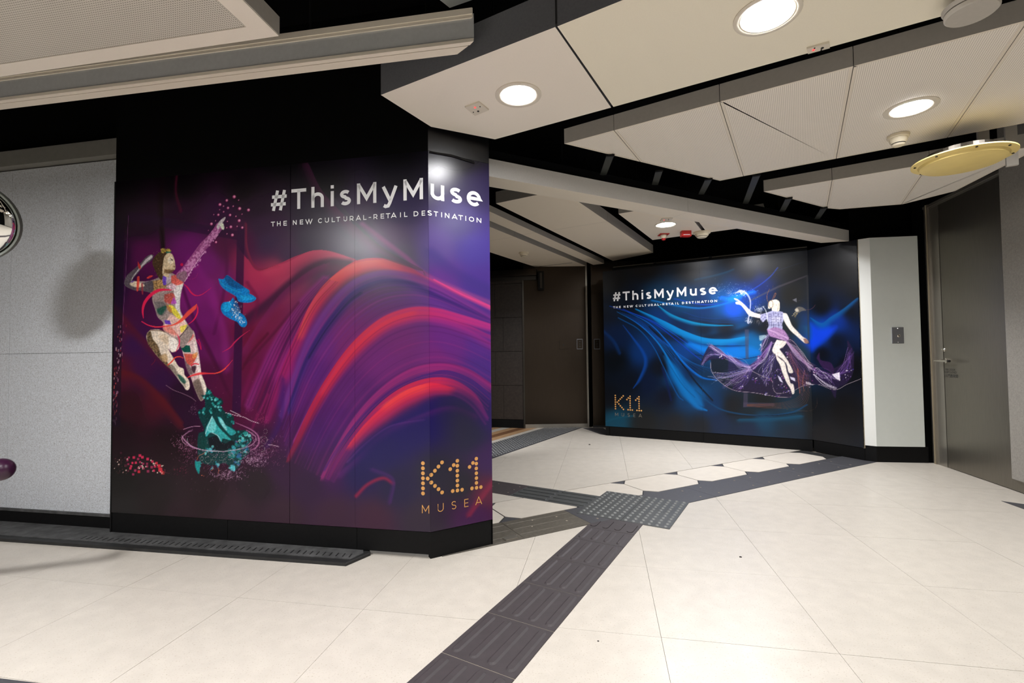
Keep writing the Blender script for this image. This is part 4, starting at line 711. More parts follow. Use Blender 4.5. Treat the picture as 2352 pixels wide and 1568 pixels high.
# see-through frame
for p in ([(978, 640), (1006, 640), (1004, 840), (984, 840)], [(970, 1060), (998, 1060), (998, 1165), (968, 1168)], [(968, 1135), (1180, 1140), (1180, 1160), (968, 1168)]): CR.poly(K2(p), (70, 62, 84), .8, .6)
CR.poly(K2([(1000, 445), (1200, 345), (1400, 270), (1400, 280), (1200, 360), (1006, 455)]), (80, 72, 80), .6, .5); CR.poly(K2([(1396, 270), (1412, 270), (1420, 740), (1406, 740)]), (44, 44, 48), .8, .5)
G1 = tr(7.127, 1600, 640); G2 = tr(6.031, 1600, 760)
def pR(T, pts, col, soft=.6, al=1., spl=True, noise=.08): CR.poly(T(pts), col, soft, al, spl, noise)
def sR(T, s, pts, wl, wr, col, *a, **k): CR.fold(T(pts), np.atleast_1d(wl)/s, np.atleast_1d(wr)/s, col, *a, **k)
# glass skirt
dk = (34, 24, 52)
pR(G2, [(960, 40), (1240, 60), (1380, 180), (1480, 320), (1620, 470), (1800, 560), (1900, 520), (2020, 440), (2090, 300), (2090, 130), (2170, 280), (2180, 440), (2160, 600), (2080, 720), (1950, 800), (1920, 930), (1840, 800), (1680, 740), (1500, 760), (1340, 830), (1310, 920), (1150, 920), (940, 880), (520, 830), (330, 700), (210, 540), (190, 400), (60, 470), (120, 290), (200, 190), (330, 260), (430, 350), (560, 380), (680, 480), (800, 430), (900, 330), (900, 200)], dk, 1., .86)
pR(G2, [(200, 390), (420, 380), (440, 560), (500, 800), (330, 700), (220, 560)], (12, 26, 36), 2., .8); pR(G2, [(1660, 370), (1700, 300), (1720, 400), (1860, 440), (1900, 560), (1760, 520)], (50, 26, 66), 1., .8)
pr, pw, pb = (120, 88, 150), (216, 206, 226), (62, 44, 126)
def hair(T, s, a, b, c, n, spread, w, cols, al):
    for _ in range(n):
        j = lambda p, q: (p[0]+rnd.gauss(0, q), p[1]+rnd.gauss(0, q)); sR(T, s, [j(a, spread*.4), j(b, spread), j(c, spread)], w, w, rnd.choice(cols), .1, .1, al*rnd.uniform(.4, 1))
hair(G2, 6.031, (1040, 160), (900, 380), (760, 500), 40, 28, 4, [pr, pw, (150, 110, 180), (90, 60, 120)], .8)
hair(G2, 6.031, (740, 500), (600, 460), (440, 340), 40, 34, 4, [pr, pw, (150, 130, 190), (90, 70, 150)], .8)
hair(G2, 6.031, (430, 350), (300, 270), (180, 200), 26, 20, 4, [pw, pr, (150, 140, 180), (60, 46, 110)], .8); hair(G2, 6.031, (330, 330), (180, 330), (70, 460), 12, 18, 3, [(150, 150, 190), pr], .7)
hair(G2, 6.031, (740, 520), (480, 600), (260, 640), 34, 40, 3, [pw, pr, (90, 100, 170)], .6); hair(G2, 6.031, (740, 520), (560, 680), (380, 740), 26, 34, 3, [pw, pr], .5); hair(G2, 6.031, (760, 540), (680, 680), (560, 800), 18, 30, 3, [pr, pb], .6)
hair(G2, 6.031, (1240, 140), (1400, 320), (1600, 520), 46, 26, 4, [pr, (150, 110, 150), pw, (120, 80, 110)], .75); hair(G2, 6.031, (1040, 340), (1000, 520), (940, 700), 40, 60, 4, [pr, pw, pb, (30, 20, 44)], .6)
hair(G2, 6.031, (1280, 300), (1400, 560), (1500, 740), 40, 60, 4, [(120, 70, 110), pr, (60, 36, 60), (150, 90, 90)], .55); hair(G2, 6.031, (1620, 520), (1760, 600), (1900, 680), 30, 44, 4, [pw, pr, (50, 30, 80)], .8)
hair(G2, 6.031, (1900, 640), (2060, 520), (2120, 320), 34, 30, 5, [(70, 46, 110), pr, (46, 28, 74)], .8); hair(G2, 6.031, (1620, 600), (1780, 720), (1930, 790), 14, 14, 3, [pw, (190, 180, 190)], .8)
for a in ([(190, 420), (210, 560), (320, 700), (520, 820), (800, 855), (1000, 890), (1150, 915), (1310, 915)], [(760, 550), (900, 620), (1040, 680), (1060, 790), (1110, 860), (1240, 850), (1310, 820)], [(1340, 830), (1480, 760), (1680, 740), (1850, 800), (1960, 805), (2080, 740), (2280, 660)], [(1060, 170), (1300, 120), (1480, 330), (1610, 490)]): sR(G2, 6.031, a, 4, 4, (176, 160, 170), .2, .2, .85)
for x, y, r in [(700, 640, 60), (800, 680, 60), (1000, 660, 70), (1180, 760, 60), (600, 790, 40), (960, 870, 30), (1100, 895, 30), (1260, 840, 40), (1540, 720, 60), (1950, 620, 60), (2120, 540, 40), (2080, 640, 50), (1100, 560, 50), (1260, 330, 40), (350, 350, 50), (860, 360, 50), (1200, 640, 60), (1640, 560, 50)]:
    for q in range(14): (px, py), = G2([(x+rnd.gauss(0, r*.6), y+rnd.gauss(0, r*.4))]); CR.dot(px, py, rnd.uniform(.5, 1.6), rnd.choice([pw, pr, (150, 60, 130), (70, 50, 150), (20, 14, 30)]), .8)
pR(G2, [(1875, 600), (1980, 570), (1990, 690), (1930, 660)], (226, 218, 230), .6, .95, False); pR(G2, [(1120, 610), (1160, 640), (1200, 720), (1150, 690)], (220, 214, 236), .6, .9, False); pR(G2, [(1290, 630), (1360, 650), (1370, 700), (1310, 670)], (220, 214, 236), .6, .9, False); pR(G2, [(1510, 700), (1560, 710), (1620, 750), (1520, 735)], (206, 200, 210), .6, .85, False)
# copper cables leaving the skirt
for k in range(7):
    sR(G2, 6.031, [(1380+26*k, 520+10*k), (1420+22*k, 700), (1440+20*k, 860), (1340+22*k, 950+14*k), (1100, 1000+12*k), (700, 1015+4*k)], 5, 5, (104+6*(k % 3), 62, 48), .2, .2, .55)
sR(G2, 6.031, [(1400, 520), (1410, 680), (1430, 860)], 7, 7, (190, 96, 70), .2, .2, .7); sR(G2, 6.031, [(1500, 540), (1470, 700), (1490, 830)], 6, 6, (170, 100, 76), .2, .2, .6); sR(G2, 6.031, [(1040, 1040), (1300, 1090), (1560, 1105), (1660, 1040), (1670, 900)], 3, 3, (90, 66, 54), .2, .2, .6)
# legs
sk, sks = (222, 212, 204), (176, 162, 158)
pR(G2, [(1090, 300), (1150, 380), (1220, 440), (1250, 560), (1280, 650), (1300, 720), (1340, 740), (1355, 830), (1350, 865), (1325, 870), (1300, 800), (1240, 700), (1190, 580), (1150, 460), (1110, 390)], sk); pR(G2, [(1110, 120), (1240, 150), (1200, 220), (1150, 250), (1200, 320), (1250, 390), (1290, 460), (1330, 540), (1335, 575), (1300, 585), (1270, 560), (1250, 470), (1200, 400), (1120, 340), (1050, 280), (1070, 200)], sk)
sR(G2, 6.031, [(1060, 300), (1140, 370), (1220, 430)], 4, 10, sks, .1, 0., .8); sR(G2, 6.031, [(1200, 230), (1150, 250), (1190, 310)], 6, 5, sks, .1, 0., .7)
# hips and glass waist
pR(G1, [(1150, 830), (1280, 780), (1400, 820), (1460, 880), (1510, 980), (1450, 1010), (1300, 970), (1190, 930)], (150, 112, 158), 1.); hair(G1, 7.127, (1180, 840), (1320, 900), (1500, 980), 26, 24, 4, [(206, 170, 206), (110, 80, 130)], .7); hair(G1, 7.127, (1180, 920), (1100, 1040), (1060, 1180), 22, 26, 4, [pr, pw, (60, 70, 100)], .7)
pR(G1, [(1025, 930), (1130, 920), (1140, 960), (1060, 1010), (1030, 1000)], (150, 170, 180), 1., .8); pR(G1, [(1030, 1080), (1060, 1060), (1060, 1110)], (190, 200, 220), .8, .8)
# top
pR(G1, [(1240, 520), (1350, 530), (1420, 560), (1420, 680), (1400, 740), (1400, 820), (1280, 790), (1160, 830), (1180, 760), (1150, 660), (1080, 710), (1030, 600), (1130, 560)], (150, 150, 184))
pR(G1, [(1230, 640), (1380, 620), (1380, 700), (1240, 720)], (184, 182, 204), 2., .7)
for x in (1190, 1225, 1262, 1300, 1340, 1380): sR(G1, 7.127, [(x-10, 545), (x, 660), (x-2, 800)], 3, 3, (52, 50, 92), .3, .3, .85)
for y in (575, 620, 670, 715, 760): sR(G1, 7.127, [(1110, y+14), (1260, y-6), (1410, y+8)], 3, 3, (52, 50, 92), .3, .3, .8)
for x in (1050, 1080, 1110): sR(G1, 7.127, [(x, 590), (x+20, 700)], 3, 3, (52, 50, 92), .3, .3, .7)
# arms
pR(G1, [(1415, 560), (1470, 570), (1510, 640), (1560, 760), (1650, 860), (1740, 950), (1800, 985), (1830, 1040), (1790, 1060), (1740, 1030), (1640, 940), (1540, 850), (1460, 740), (1420, 650)], sk); pR(G1, [(1740, 980), (1800, 985), (1835, 1050), (1780, 1055)], (120, 78, 66), .8, .8)
pR(G1, [(1040, 580), (960, 560), (880, 520), (780, 420), (720, 370), (660, 330), (610, 320), (640, 350), (690, 370), (640, 380), (650, 415), (720, 430), (790, 510), (860, 600), (960, 630), (1040, 640)], sk); sR(G1, 7.127, [(880, 590), (960, 628), (1040, 638)], 6, 4, sks, 0., .2, .7)
# head and horns
pR(G1, [(1230, 350), (1300, 340), (1350, 370), (1360, 430), (1345, 530), (1240, 520), (1230, 480), (1180, 490), (1170, 440), (1180, 380)], (214, 204, 188)); sR(G1, 7.127, [(1340, 400), (1335, 470), (1320, 520)], 14, 8, (150, 128, 108), 0., 0., .6)
P = [G1([(1215+38*math.cos(t), 415+60*math.sin(t))])[0] for t in np.linspace(0, 6.283, 16)]; CR.fold(P, 1., 1., (104, 74, 50), .3, .3, .9)
sR(G1, 7.127, [(1170, 380), (1150, 300), (1170, 220), (1195, 160)], [7, 6, 5, 3], 4, (120, 84, 54), .3, .3, .9); sR(G1, 7.127, [(1240, 340), (1270, 270), (1290, 230), (1295, 260), (1265, 320)], 6, 5, (130, 84, 56), .3, .3, .9); sR(G1, 7.127, [(1245, 160), (1255, 100)], 5, 4, (70, 54, 40), .3, .3, .7); sR(G1, 7.127, [(1300, 420), (1310, 450)], 6, 5, (130, 104, 84), .2, .2, .7)
# water arc and splashes
sR(G1, 7.127, [(640, 230), (720, 200), (800, 230), (860, 310), (880, 400), (870, 520), (850, 640), (840, 720)], [10, 30, 26, 22, 18, 14, 16, 20], [10, 22, 18, 14, 12, 10, 14, 18], (196, 196, 224), .3, .2, .75); sR(G1, 7.127, [(1090, 450), (1130, 520), (1150, 600), (1160, 700)], [4, 14, 14, 8], 8, (206, 210, 216), .3, .3, .7)
c = G1([(860, 680)])[0]; CR.squig(c[0], c[1], 9, 8, 60, (210, 204, 210), .7, rnd, 4, .5); c = G1([(1020, 500)])[0]; CR.squig(c[0], c[1], 11, 7, 70, (200, 204, 214), .75, rnd, 4, .5); c = G1([(740, 230)])[0]; CR.squig(c[0], c[1], 12, 6, 60, (240, 240, 250), .8, rnd, 4, .6); c = G1([(540, 230)])[0]; CR.squig(c[0], c[1], 9, 5, 36, (150, 150, 170), .6, rnd, 4, .4)
c = G1([(1020, 700)])[0]; CR.squig(c[0], c[1], 10, 5, 36, (150, 140, 140), .5, rnd, 4, .4)
for k in range(200): x, y = rnd.gauss(1680, 30), rnd.gauss(668, 10); CR.dot(x, y, rnd.uniform(.3, .7), (180, 190, 220), rnd.uniform(.2, .6))
for k in range(120): x, y = rnd.gauss(1730, 14), rnd.gauss(702, 12); CR.dot(x, y, rnd.uniform(.3, .7), (90, 90, 220), rnd.uniform(.2, .7))
# shell, skull-like stone and cone
pR(G1, [(1600, 520), (1640, 465), (1710, 460), (1770, 490), (1790, 520), (1720, 530), (1660, 560)], (96, 90, 84), .8, .85); pR(G1, [(1610, 500), (1650, 480), (1670, 530), (1630, 540)], (200, 190, 170), .8, .8); hair(G1, 7.127, (1640, 560), (1610, 580), (1590, 590), 10, 26, 3, [(190, 160, 90), (220, 200, 150)], .8); sR(G1, 7.127, [(1790, 510), (1860, 500), (1910, 470), (1940, 430)], 8, 6, (90, 56, 66), 0., 0., .7)
pR(G1, [(1570, 345), (1635, 315), (1640, 385)], (110, 110, 120), .8, .8, False); sR(G1, 7.127, [(1660, 360), (1730, 345)], 5, 4, (70, 66, 76), 0., 0., .6)

hr = thing('advertising_hoarding', 'dark blue poster hoarding at the back right with a dancer in a glass skirt', 'hoarding', (RB[0], RB[1], 0))
UR = math.dist(RA, RB); URT = UR+math.dist(RB, RC)
p_ = on_wall(1611, 800, RA, RB); ur = math.dist(p_[:2], RA)
for a, b in zip([0, ur, UR, URT][:-1], [0, ur, UR, URT][1:]): CR.panel(a, b, 'printed_panel', M['art2'], hr, 1.0)


# ------------------------------------------------------------------ lettering, cut from flat vinyl
def arc(cx, cy, rx, ry, a0, a1, n=14): return [(cx+rx*math.cos(math.radians(a0+(a1-a0)*i/n)), cy+ry*math.sin(math.radians(a0+(a1-a0)*i/n))) for i in range(n+1)]
# glyphs in a box 0..w by 0..1 (cap height 1); h = half stroke inset; returned as centre lines
def glyphs(ch, w, h):
    X = w-h; XH = .74; B = h; T = 1-h
    g = {'T': [[(0, T), (w, T)], [(w/2, 0), (w/2, T)]], 'H': [[(h, 0), (h, 1)], [(X, 0), (X, 1)], [(h, .5), (X, .5)]], 'E': [[(h, 0), (h, 1)], [(h, B), (w, B)], [(h, .5), (w*.93, .5)], [(h, T), (w, T)]],
         'N': [[(h, 0), (h, 1)], [(h, 1-h*.6), (X, h*.6)], [(X, 0), (X, 1)]], 'W': [[(h*.6, 1), (w*.29, h*.4), (w*.5, 1-h*.4), (w*.71, h*.4), (w-h*.6, 1)]],
         'C': [arc(w/2+.02, .5, w/2-h, .5-h, 42, 318, 18)], 'U': [[(h, 1), (h, .38)]+arc(w/2, .38, w/2-h, .38-h, 180, 360, 12)+[(X, 1)]], 'L': [[(h, 0), (h, 1)], [(h, B), (w, B)]],
         'R': [[(h, 0), (h, 1)], [(h, T), (w*.55, T)]+arc(w*.58, T-(T-.36)/2, w*.42-h, (T-.36)/2, 90, -90, 10)+[(h, .36)], [(w*.5, .36), (w-h*.4, 0)]],
         'A': [[(h*.5, 0), (w/2, 1-h*.4), (w-h*.5, 0)], [(w*.2, .28), (w*.8, .28)]], 'I': [[(w/2, 0), (w/2, 1)]], '-': [[(0, .42), (w, .42)]],
         'D': [[(h, 0), (h, 1)], [(h, T), (w*.42, T)]+arc(w*.42, .5, w*.58-h, .5-h, 90, -90, 14)+[(h, B)]],
         'S': [arc(w/2, 1-.27, w/2-h*1.1, .27-h, 30, 180, 9)+arc(w/2, 1-.27, w/2-h*1.1, .27-h, 180, 262, 4)[1:]+arc(w/2, .27, w/2-h, .27-h, 80, -30, 8)+arc(w/2, .27, w/2-h, .27-h, -30, -150, 8)[1:]],
         'O': [arc(w/2, .5, w/2-h, .5-h, 0, 360, 26)], 'M': [[(h, 0), (h, 1)], [(h, 1-h*.8), (w/2, .26), (X, 1-h*.8)], [(X, 0), (X, 1)]],
         '#': [[(w*.16, 0), (w*.42, 1)], [(w*.60, 0), (w*.86, 1)], [(0, .31), (w*.94, .31)], [(w*.07, .69), (w, .69)]],
         'h': [[(h, 0), (h, 1.03)], [(h, XH-.26)]+arc(w/2, XH-.30, w/2-h, .30-h, 180, 0, 12)+[(X, 0)]], 'i': [[(w/2, 0), (w/2, XH)], [(w/2, .87), (w/2, 1.03)]],
         's': [arc(w/2, XH-.205, w/2-h*1.1, .205-h*.95, 35, 180, 9)+arc(w/2, XH-.205, w/2-h*1.1, .205-h*.95, 180, 262, 4)[1:]+arc(w/2, .21, w/2-h, .21-h*.95, 80, -30, 8)+arc(w/2, .21, w/2-h, .21-h*.95, -30, -148, 8)[1:]],
         'y': [[(h*.55, XH), (w*.52, .06)], [(w-h*.55, XH), (w*.50, -.06), (w*.40, -.19), (w*.22, -.21), (w*.10, -.16)]],
         'u': [[(h, XH), (h, .30)]+arc(w/2, .30, w/2-h, .30-h, 180, 360, 12), [(X, XH), (X, 0)]],
         'e': [[(h, XH/2+.01), (w-h*.8, XH/2+.01)]+arc(w/2, XH/2, w/2-h, XH/2-h, 6, 318, 24)[0:]]}
    return g[ch]
def ribbon(mb, pts, hw, fn, o):
    """a flat stroke of half width hw along pts, mapped by fn(x, y, offset)"""
    P = []
    for a, b in zip(pts, pts[1:]):
        k = max(1, int(math.dist(a, b)/.35)); P += [lerp(a, b, i/k) for i in range(k)]
    P.append(pts[-1]); n = len(P); closed = math.dist(P[0], P[-1]) < 1e-6; L = []; R = []
    for i in range(n):
        a = P[i-1] if i else (P[-2] if closed else None); b = P[i+1] if i < n-1 else (P[1] if closed else None); p = P[i]
        def nr(q, r): dx, dy = r[0]-q[0], r[1]-q[1]; l = math.hypot(dx, dy) or 1; return (-dy/l, dx/l)
        if a is None: m = nr(p, b); s = 1
        elif b is None: m = nr(a, p); s = 1
        else:
            u, v = nr(a, p), nr(p, b); m = (u[0]+v[0], u[1]+v[1]); l = math.hypot(*m) or 1; m = (m[0]/l, m[1]/l); s = 1/max(.45, m[0]*u[0]+m[1]*u[1])
        L.append((p[0]+m[0]*hw*s, p[1]+m[1]*hw*s)); R.append((p[0]-m[0]*hw*s, p[1]-m[1]*hw*s))
    vs = [fn(*q, o) for q in L]+[fn(*q, o) for q in R]; mb.add(vs, [(n+i, n+i+1, i+1, i) for i in range(n-1)])
class Sheet:
    def __init__(self, cv): self.cv = cv
    def at(self, u, z, o):
        x, y = self.cv.xy(u); c = self.cv.cum; k = 0
        while k < len(c)-2 and u > c[k+1]: k += 1
        a, b = self.cv.pts[k], self.cv.pts[k+1]; L = c[k+1]-c[k]; nx, ny = (b[1]-a[1])/L, -(b[0]-a[0])/L
        return (float(x)+nx*o, float(y)+ny*o, z)
    def u_of(self, px, py):
        for k in range(len(self.cv.pts)-1):
            a, b = self.cv.pts[k], self.cv.pts[k+1]; p = on_wall(px, py, a, b); L = self.cv.cum[k+1]-self.cv.cum[k]
            t = ((p[0]-a[0])*(b[0]-a[0])+(p[1]-a[1])*(b[1]-a[1]))/L
            if t <= L+.004 or k == len(self.cv.pts)-2: return self.cv.cum[k]+t, p[2]
def setline(name, sheet, items, z0, cap, hwr, m, parent, yscale=1.):
    for q, (ch, a, b) in enumerate(items):
        w = (b-a)/cap; h = hwr; mb = MB()
        for pts in glyphs(ch, w, h):
            ribbon(mb, pts, h, lambda x, y, o: sheet.at(a+x*cap, z0+y*cap, o), .0016)
        mb.build(name, m, parent)
def cx6(x, y): return (590+x/4.3556, 390+y/4.3556)
shL = Sheet(CL); shR = Sheet(CR)
HEAD = [('#', 143, 300, 300), ('T', 347, 495, 280), ('h', 547, 672, 270), ('i', 737, 775, 270), ('s', 832, 942, 280), ('M', 1003, 1197, 240), ('y', 1257, 1403, 250), ('M', 1467, 1663, 210), ('u', 1737, 1873, 225), ('s', 1932, 2050, 260), ('e', 2099, 2240, 280)]
TAGL = [('T', 143, 183, 0), ('H', 203, 240, 0), ('E', 268, 302, 0), ('N', 362, 400, 0), ('E', 432, 465, 0), ('W', 487, 558, 0), ('C', 613, 658, 0), ('U', 682, 722, 0), ('L', 750, 783, 0), ('T', 795, 835, 0), ('U', 868, 905, 0), ('R', 930, 968, 0), ('A', 993, 1042, 0), ('L', 1065, 1098, 0), ('-', 1120, 1145, 0), ('R', 1168, 1207, 0), ('E', 1240, 1275, 0), ('T', 1292, 1335, 0), ('A', 1343, 1397, 0), ('I', 1432, 1445, 0), ('L', 1475, 1508, 0), ('D', 1570, 1617, 0), ('E', 1650, 1685, 0), ('S', 1708, 1750, 0), ('T', 1770, 1812, 0), ('I', 1842, 1853, 0), ('N', 1880, 1925, 0), ('A', 1950, 2005, 0), ('T', 2015, 2060, 0), ('I', 2083, 2095, 0), ('O', 2120, 2172, 0), ('N', 2197, 2243, 0)]
def uset(items, yy):
    out = []
    for ch, a, b, y in items:
        y = y or yy; out.append((ch, shL.u_of(*cx6(a, y))[0], shL.u_of(*cx6(b, y))[0]))
    return out
hd_u = uset(HEAD, 280); tg_u = uset(TAGL, 490)
zb = shL.u_of(*cx6(420, 383))[1]; zc = shL.u_of(*cx6(420, 182))[1]; zt0 = shL.u_of(*cx6(163, 563))[1]; zt1 = shL.u_of(*cx6(163, 516))[1]
zt0b = shL.u_of(*cx6(2220, 532))[1]; zbb = shL.u_of(*cx6(1640, 303))[1]
zb = (zb+zbb)/2; zt0 = (zt0+zt0b)/2; capH = zc-zb if False else .135
capH = (shL.u_of(*cx6(420, 182))[1]-shL.u_of(*cx6(420, 383))[1]); capT = zt1-shL.u_of(*cx6(163, 563))[1]
setline('headline_letter', shL, hd_u, zb, capH, .083, M['letter'], hl); setline('tagline_letter', shL, tg_u, zt0, capT, .085, M['letter'], hl)
KD = [(310, 327), (310, 440), (310, 553), (311, 665), (312, 778), (312, 891), (312, 1005), (417, 671), (495, 588), (575, 495), (655, 402), (735, 308), (496, 760), (577, 837), (657, 910), (737, 983),
      (1080, 272), (1080, 383), (1080, 494), (1080, 605), (1081, 716), (1082, 827), (1082, 938), (998, 368), (920, 460), (976, 952), (1186, 923), (1507, 225), (1507, 335), (1507, 443), (1508, 552), (1510, 661), (1510, 769), (1512, 878), (1430, 320), (1355, 410), (1409, 892), (1610, 863)]
kd = [shL.u_of(940+x/9.8, 1030+y/9.8) for x, y in KD]; kr = .0103
def dots(sheet, pts, r, parent, name='logo_dot'):
    for u, z in pts:
        mb = MB(); n = 14; ring = [sheet.at(u+r*math.cos(2*math.pi*i/n), z+r*math.sin(2*math.pi*i/n), .0016) for i in range(n)]; mb.add(ring, [tuple(range(n))]); mb.build(name, M['gold'], parent)
dots(shL, kd, kr, hl)
MU = [('M', 287, 450, 1330), ('U', 637, 770, 1320), ('S', 950, 1055, 1270), ('E', 1237, 1330, 1235), ('A', 1487, 1635, 1195)]
mu = [(ch, shL.u_of(940+a/9.8, 1030+y/9.8)[0], shL.u_of(940+b/9.8, 1030+y/9.8)[0]) for ch, a, b, y in MU]
mz0 = (shL.u_of(940+300/9.8, 1030+1428/9.8)[1]+shL.u_of(940+1490/9.8, 1030+1292/9.8)[1])/2; mz1 = shL.u_of(940+300/9.8, 1030+1242/9.8)[1]
mcap = (mz1-shL.u_of(940+300/9.8, 1030+1428/9.8)[1])
setline('small_letter', shL, mu, mz0, mcap, .045, M['gold'], hl)
# the same print, scaled, on the blue hoarding
ra, _ = shR.u_of(1408, 690); rb, _ = shR.u_of(1646.5, 670); la, lb = hd_u[0][1], hd_u[-1][2]; sc = (rb-ra)/(lb-la)
rz = shR.u_of(1431, 691)[1]; rt = shR.u_of(1409, 707)[1]; rcap = shR.u_of(1435, 668.5)[1]-shR.u_of(1435, 690)[1]; rtc = shR.u_of(1640, 686.5)[1]-shR.u_of(1640, 694)[1]
rz = (shR.u_of(1437, 690.5)[1]+shR.u_of(1606, 677)[1])/2; rt = (shR.u_of(1412, 707)[1]+shR.u_of(1643, 694.5)[1])/2
f_ = lambda u: ra+(u-la)*sc
setline('headline_letter', shR, [(c, f_(a), f_(b)) for c, a, b in hd_u], rz, capH*sc, .09, M['letter'], hr); setline('tagline_letter', shR, [(c, f_(a), f_(b)) for c, a, b in tg_u], rt, capT*sc, .1, M['letter'], hr)
k0, kz0 = shR.u_of(1380+100/2.958, 540+1178/2.958); k1, _z = shR.u_of(1380+275/2.958, 540+1180/2.958); kz1 = shR.u_of(1380+100/2.958, 540+1088/2.958)[1]
us = [u for u, z in kd]; zs = [z for u, z in kd[:7]]; sk_ = (k1-k0)/(max(us)-min(us)); szz = (kz1-kz0)/(zs[0]-zs[-1])
dots(shR, [(k0+(u-min(us))*sk_, kz0+(z-zs[-1])*szz) for u, z in kd], kr*sk_*.98, hr)
mzr = shR.u_of(1380+110/2.958, 540+1228/2.958)[1]
setline('small_letter', shR, [(c, k0+(a-min(us))*sk_, k0+(b-min(us))*sk_) for c, a, b in mu], mzr, mcap*sk_, .05, M['letter2'], hr)


# ------------------------------------------------------------------ skirting and tops of the hoardings
def seg(a, b, u0, u1): L = math.dist(a, b); return lerp(a, b, u0/L), lerp(a, b, u1/L)
def skirt(a, b, cuts, parent, z1=.137, inset=.004, th=.03, z0=0.0):
    a2, b2 = off(a, b, inset)
    for c0, c1 in zip(cuts, cuts[1:]):
        p, q = seg(a2, b2, c0+.0012, c1-.0012); MB().wall(p, q, z0, z1-random.uniform(0, .002), th).build('skirting_board', M['blackgloss'], parent)
skirt(LA, LB, [0.0, ul(521, 1240), ul(819, 1272), UL-.001], hl, z0=.0215); skirt(LB, LC, [.0, UT-UL-.004], hl)
p0, q0 = off(LA, LB, .035); MB().wall(p0, q0, .03, 2.15, .02).build('back_frame', M['void'], hl)
# header boards above the prints
a_, b_ = LB, LC
MB().wall(a_, b_, 2.152, 2.95, .03).build('header_board', M['blackhoard'], hl)
p0 = lerp(a_, b_, .02); p1 = lerp(a_, b_, .75); (q0, q1) = off(p0, p1, -.006)
tp = MB(); tp.add([(p0[0], p0[1], 2.150), (q0[0], q0[1], 2.139), (lerp(q0, q1, .5)[0], lerp(q0, q1, .5)[1], 2.144), (q1[0], q1[1], 2.132), (p1[0], p1[1], 2.146), (lerp(p0, p1, .5)[0], lerp(p0, p1, .5)[1], 2.158)], [(0, 1, 2, 5), (5, 2, 3, 4)]); tp.build('loose_tape', M['blackhoard'], hl)
MB().wall(LC, (LC[0]-.3, LC[1]+2.2), 0, 2.95, .03).build('return_board', M['void'], hl)
# left edge strip
MB().prism([(LA[0]-.012, LA[1]+.004), (LA[0]-.001, LA[1]+.0), (LA[0]+.0, LA[1]+.05), (LA[0]-.012, LA[1]+.05)], .02, 2.15).build('edge_strip', M['black'], hl)
# right hoarding
RLs = .045
a2, b2 = seg(RA, RB, RLs, UR)
skirt(a2, b2, [0, ur-RLs, UR-RLs-.004], hr, z1=.120); skirt(RB, RC, [.004, URT-UR], hr, z1=.120)
MB().wall(*off(*seg(RA, RB, .0, .06), .004), 0, .120, .03).build('skirting_board', M['blackgloss'], hr)
MB().wall(RA, (RA[0]+.17, RA[1]+.34), .12, 2.15, .02, -1).build('return_board', M['black'], hr)
et = MB(); dx, dy = (RC[0]-RB[0])/.52, (RC[1]-RB[1])/.52
et.prism([(RC[0]-dx*.012, RC[1]-dy*.012), (RC[0]+dx*.004, RC[1]+dy*.004), (RC[0]+dx*.004+.02, RC[1]+dy*.004+.008), (RC[0]-dx*.012+.02, RC[1]-dy*.012+.008)], .12, 2.15); et.build('edge_trim', M['trim'], hr)
for q in range(18): z = .2+.11*q; MB().box((RC[0]-dx*.004-.002, RC[1]-dy*.004-.001, z), .004, .004, .03).build('trim_clip', M['ink'], hr)
# wiring trough and wall above the right hoarding
wt = thing('cable_trough', 'thin dull metal trough running along the top of the blue hoarding', 'trough', (RA[0], RA[1], 2.17))
ta, tb = off(RA, RB, .10); tb = lerp(ta, tb, 1.0)
MB().wall(lerp(ta, tb, .04), tb, 2.17, 2.20, .05).build('trough_body', M['black'], wt); c0, c1 = off(lerp(ta, tb, .05), tb, -.012)
MB().tube((c0[0], c0[1], 2.205), (c1[0], c1[1], 2.205), .011).build('pipe', M['pipe'], wt)
for t in (.25, .55, .8): p = lerp(c0, c1, t); MB().tube((p[0]-.015, p[1]+.009, 2.205), (p[0]+.015, p[1]-.009, 2.205), .015).build('coupling', M['black'], wt)
struct(MB().wall((1.75, 6.62), (4.5, 6.62), 0, 2.95, .1).build('wall_behind', M['void']))
struct(MB().wall((RC[0]+.05, RC[1]+.08), (4.35, 4.72), 2.15, 2.95, .1).build('wall_upper', M['void']))

# ------------------------------------------------------------------ painted panel with key switch
pn = thing('wall_panel', 'pale painted metal wall panel with a folded left edge beside the steel door', 'panel', (WP1[0], WP1[1], 0))
MB().wall(WP0, WP1, .150, 2.150, .02).build('folded_edge', M['whitepanel2'], pn); MB().wall(WP1, WP2, .150, 2.150, .02).build('panel_face', M['whitepanel'], pn)
MB().wall(*off(WP0, WP1, .006), 0, .148, .02).build('skirting_board', M['blackgloss'], pn); MB().wall(*off(WP1, (WP2[0]+.03, WP2[1]-.004), .006), 0, .148, .02).build('skirting_board', M['blackgloss'], pn)
pu = ((WP2[0]-WP1[0])/.418, (WP2[1]-WP1[1])/.418); c = on_wall(2061.5, 770, WP1, WP2); nrm = (pu[1], -pu[0])
ks = thing('key_switch', 'grey square key switch plate on the pale painted panel', 'switch', (c[0], c[1], c[2]))
def axb(x, y, z): return (c[0]+pu[0]*x+nrm[0]*y, c[1]+pu[1]*x+nrm[1]*y, c[2]+z)
MB().box(axb(0, .004, 0), .100, .008, .155, (pu[0], pu[1], 0), (nrm[0], nrm[1], 0)).build('plate', M['plate'], ks)
MB().lathe([(.014, 0), (.014, .005), (.010, .008)], axb(.004, .008, -.004), 20, ((pu[0], pu[1], 0), (0, 0, 1), (nrm[0], nrm[1], 0))).build('key_barrel', M['chrome'], ks)
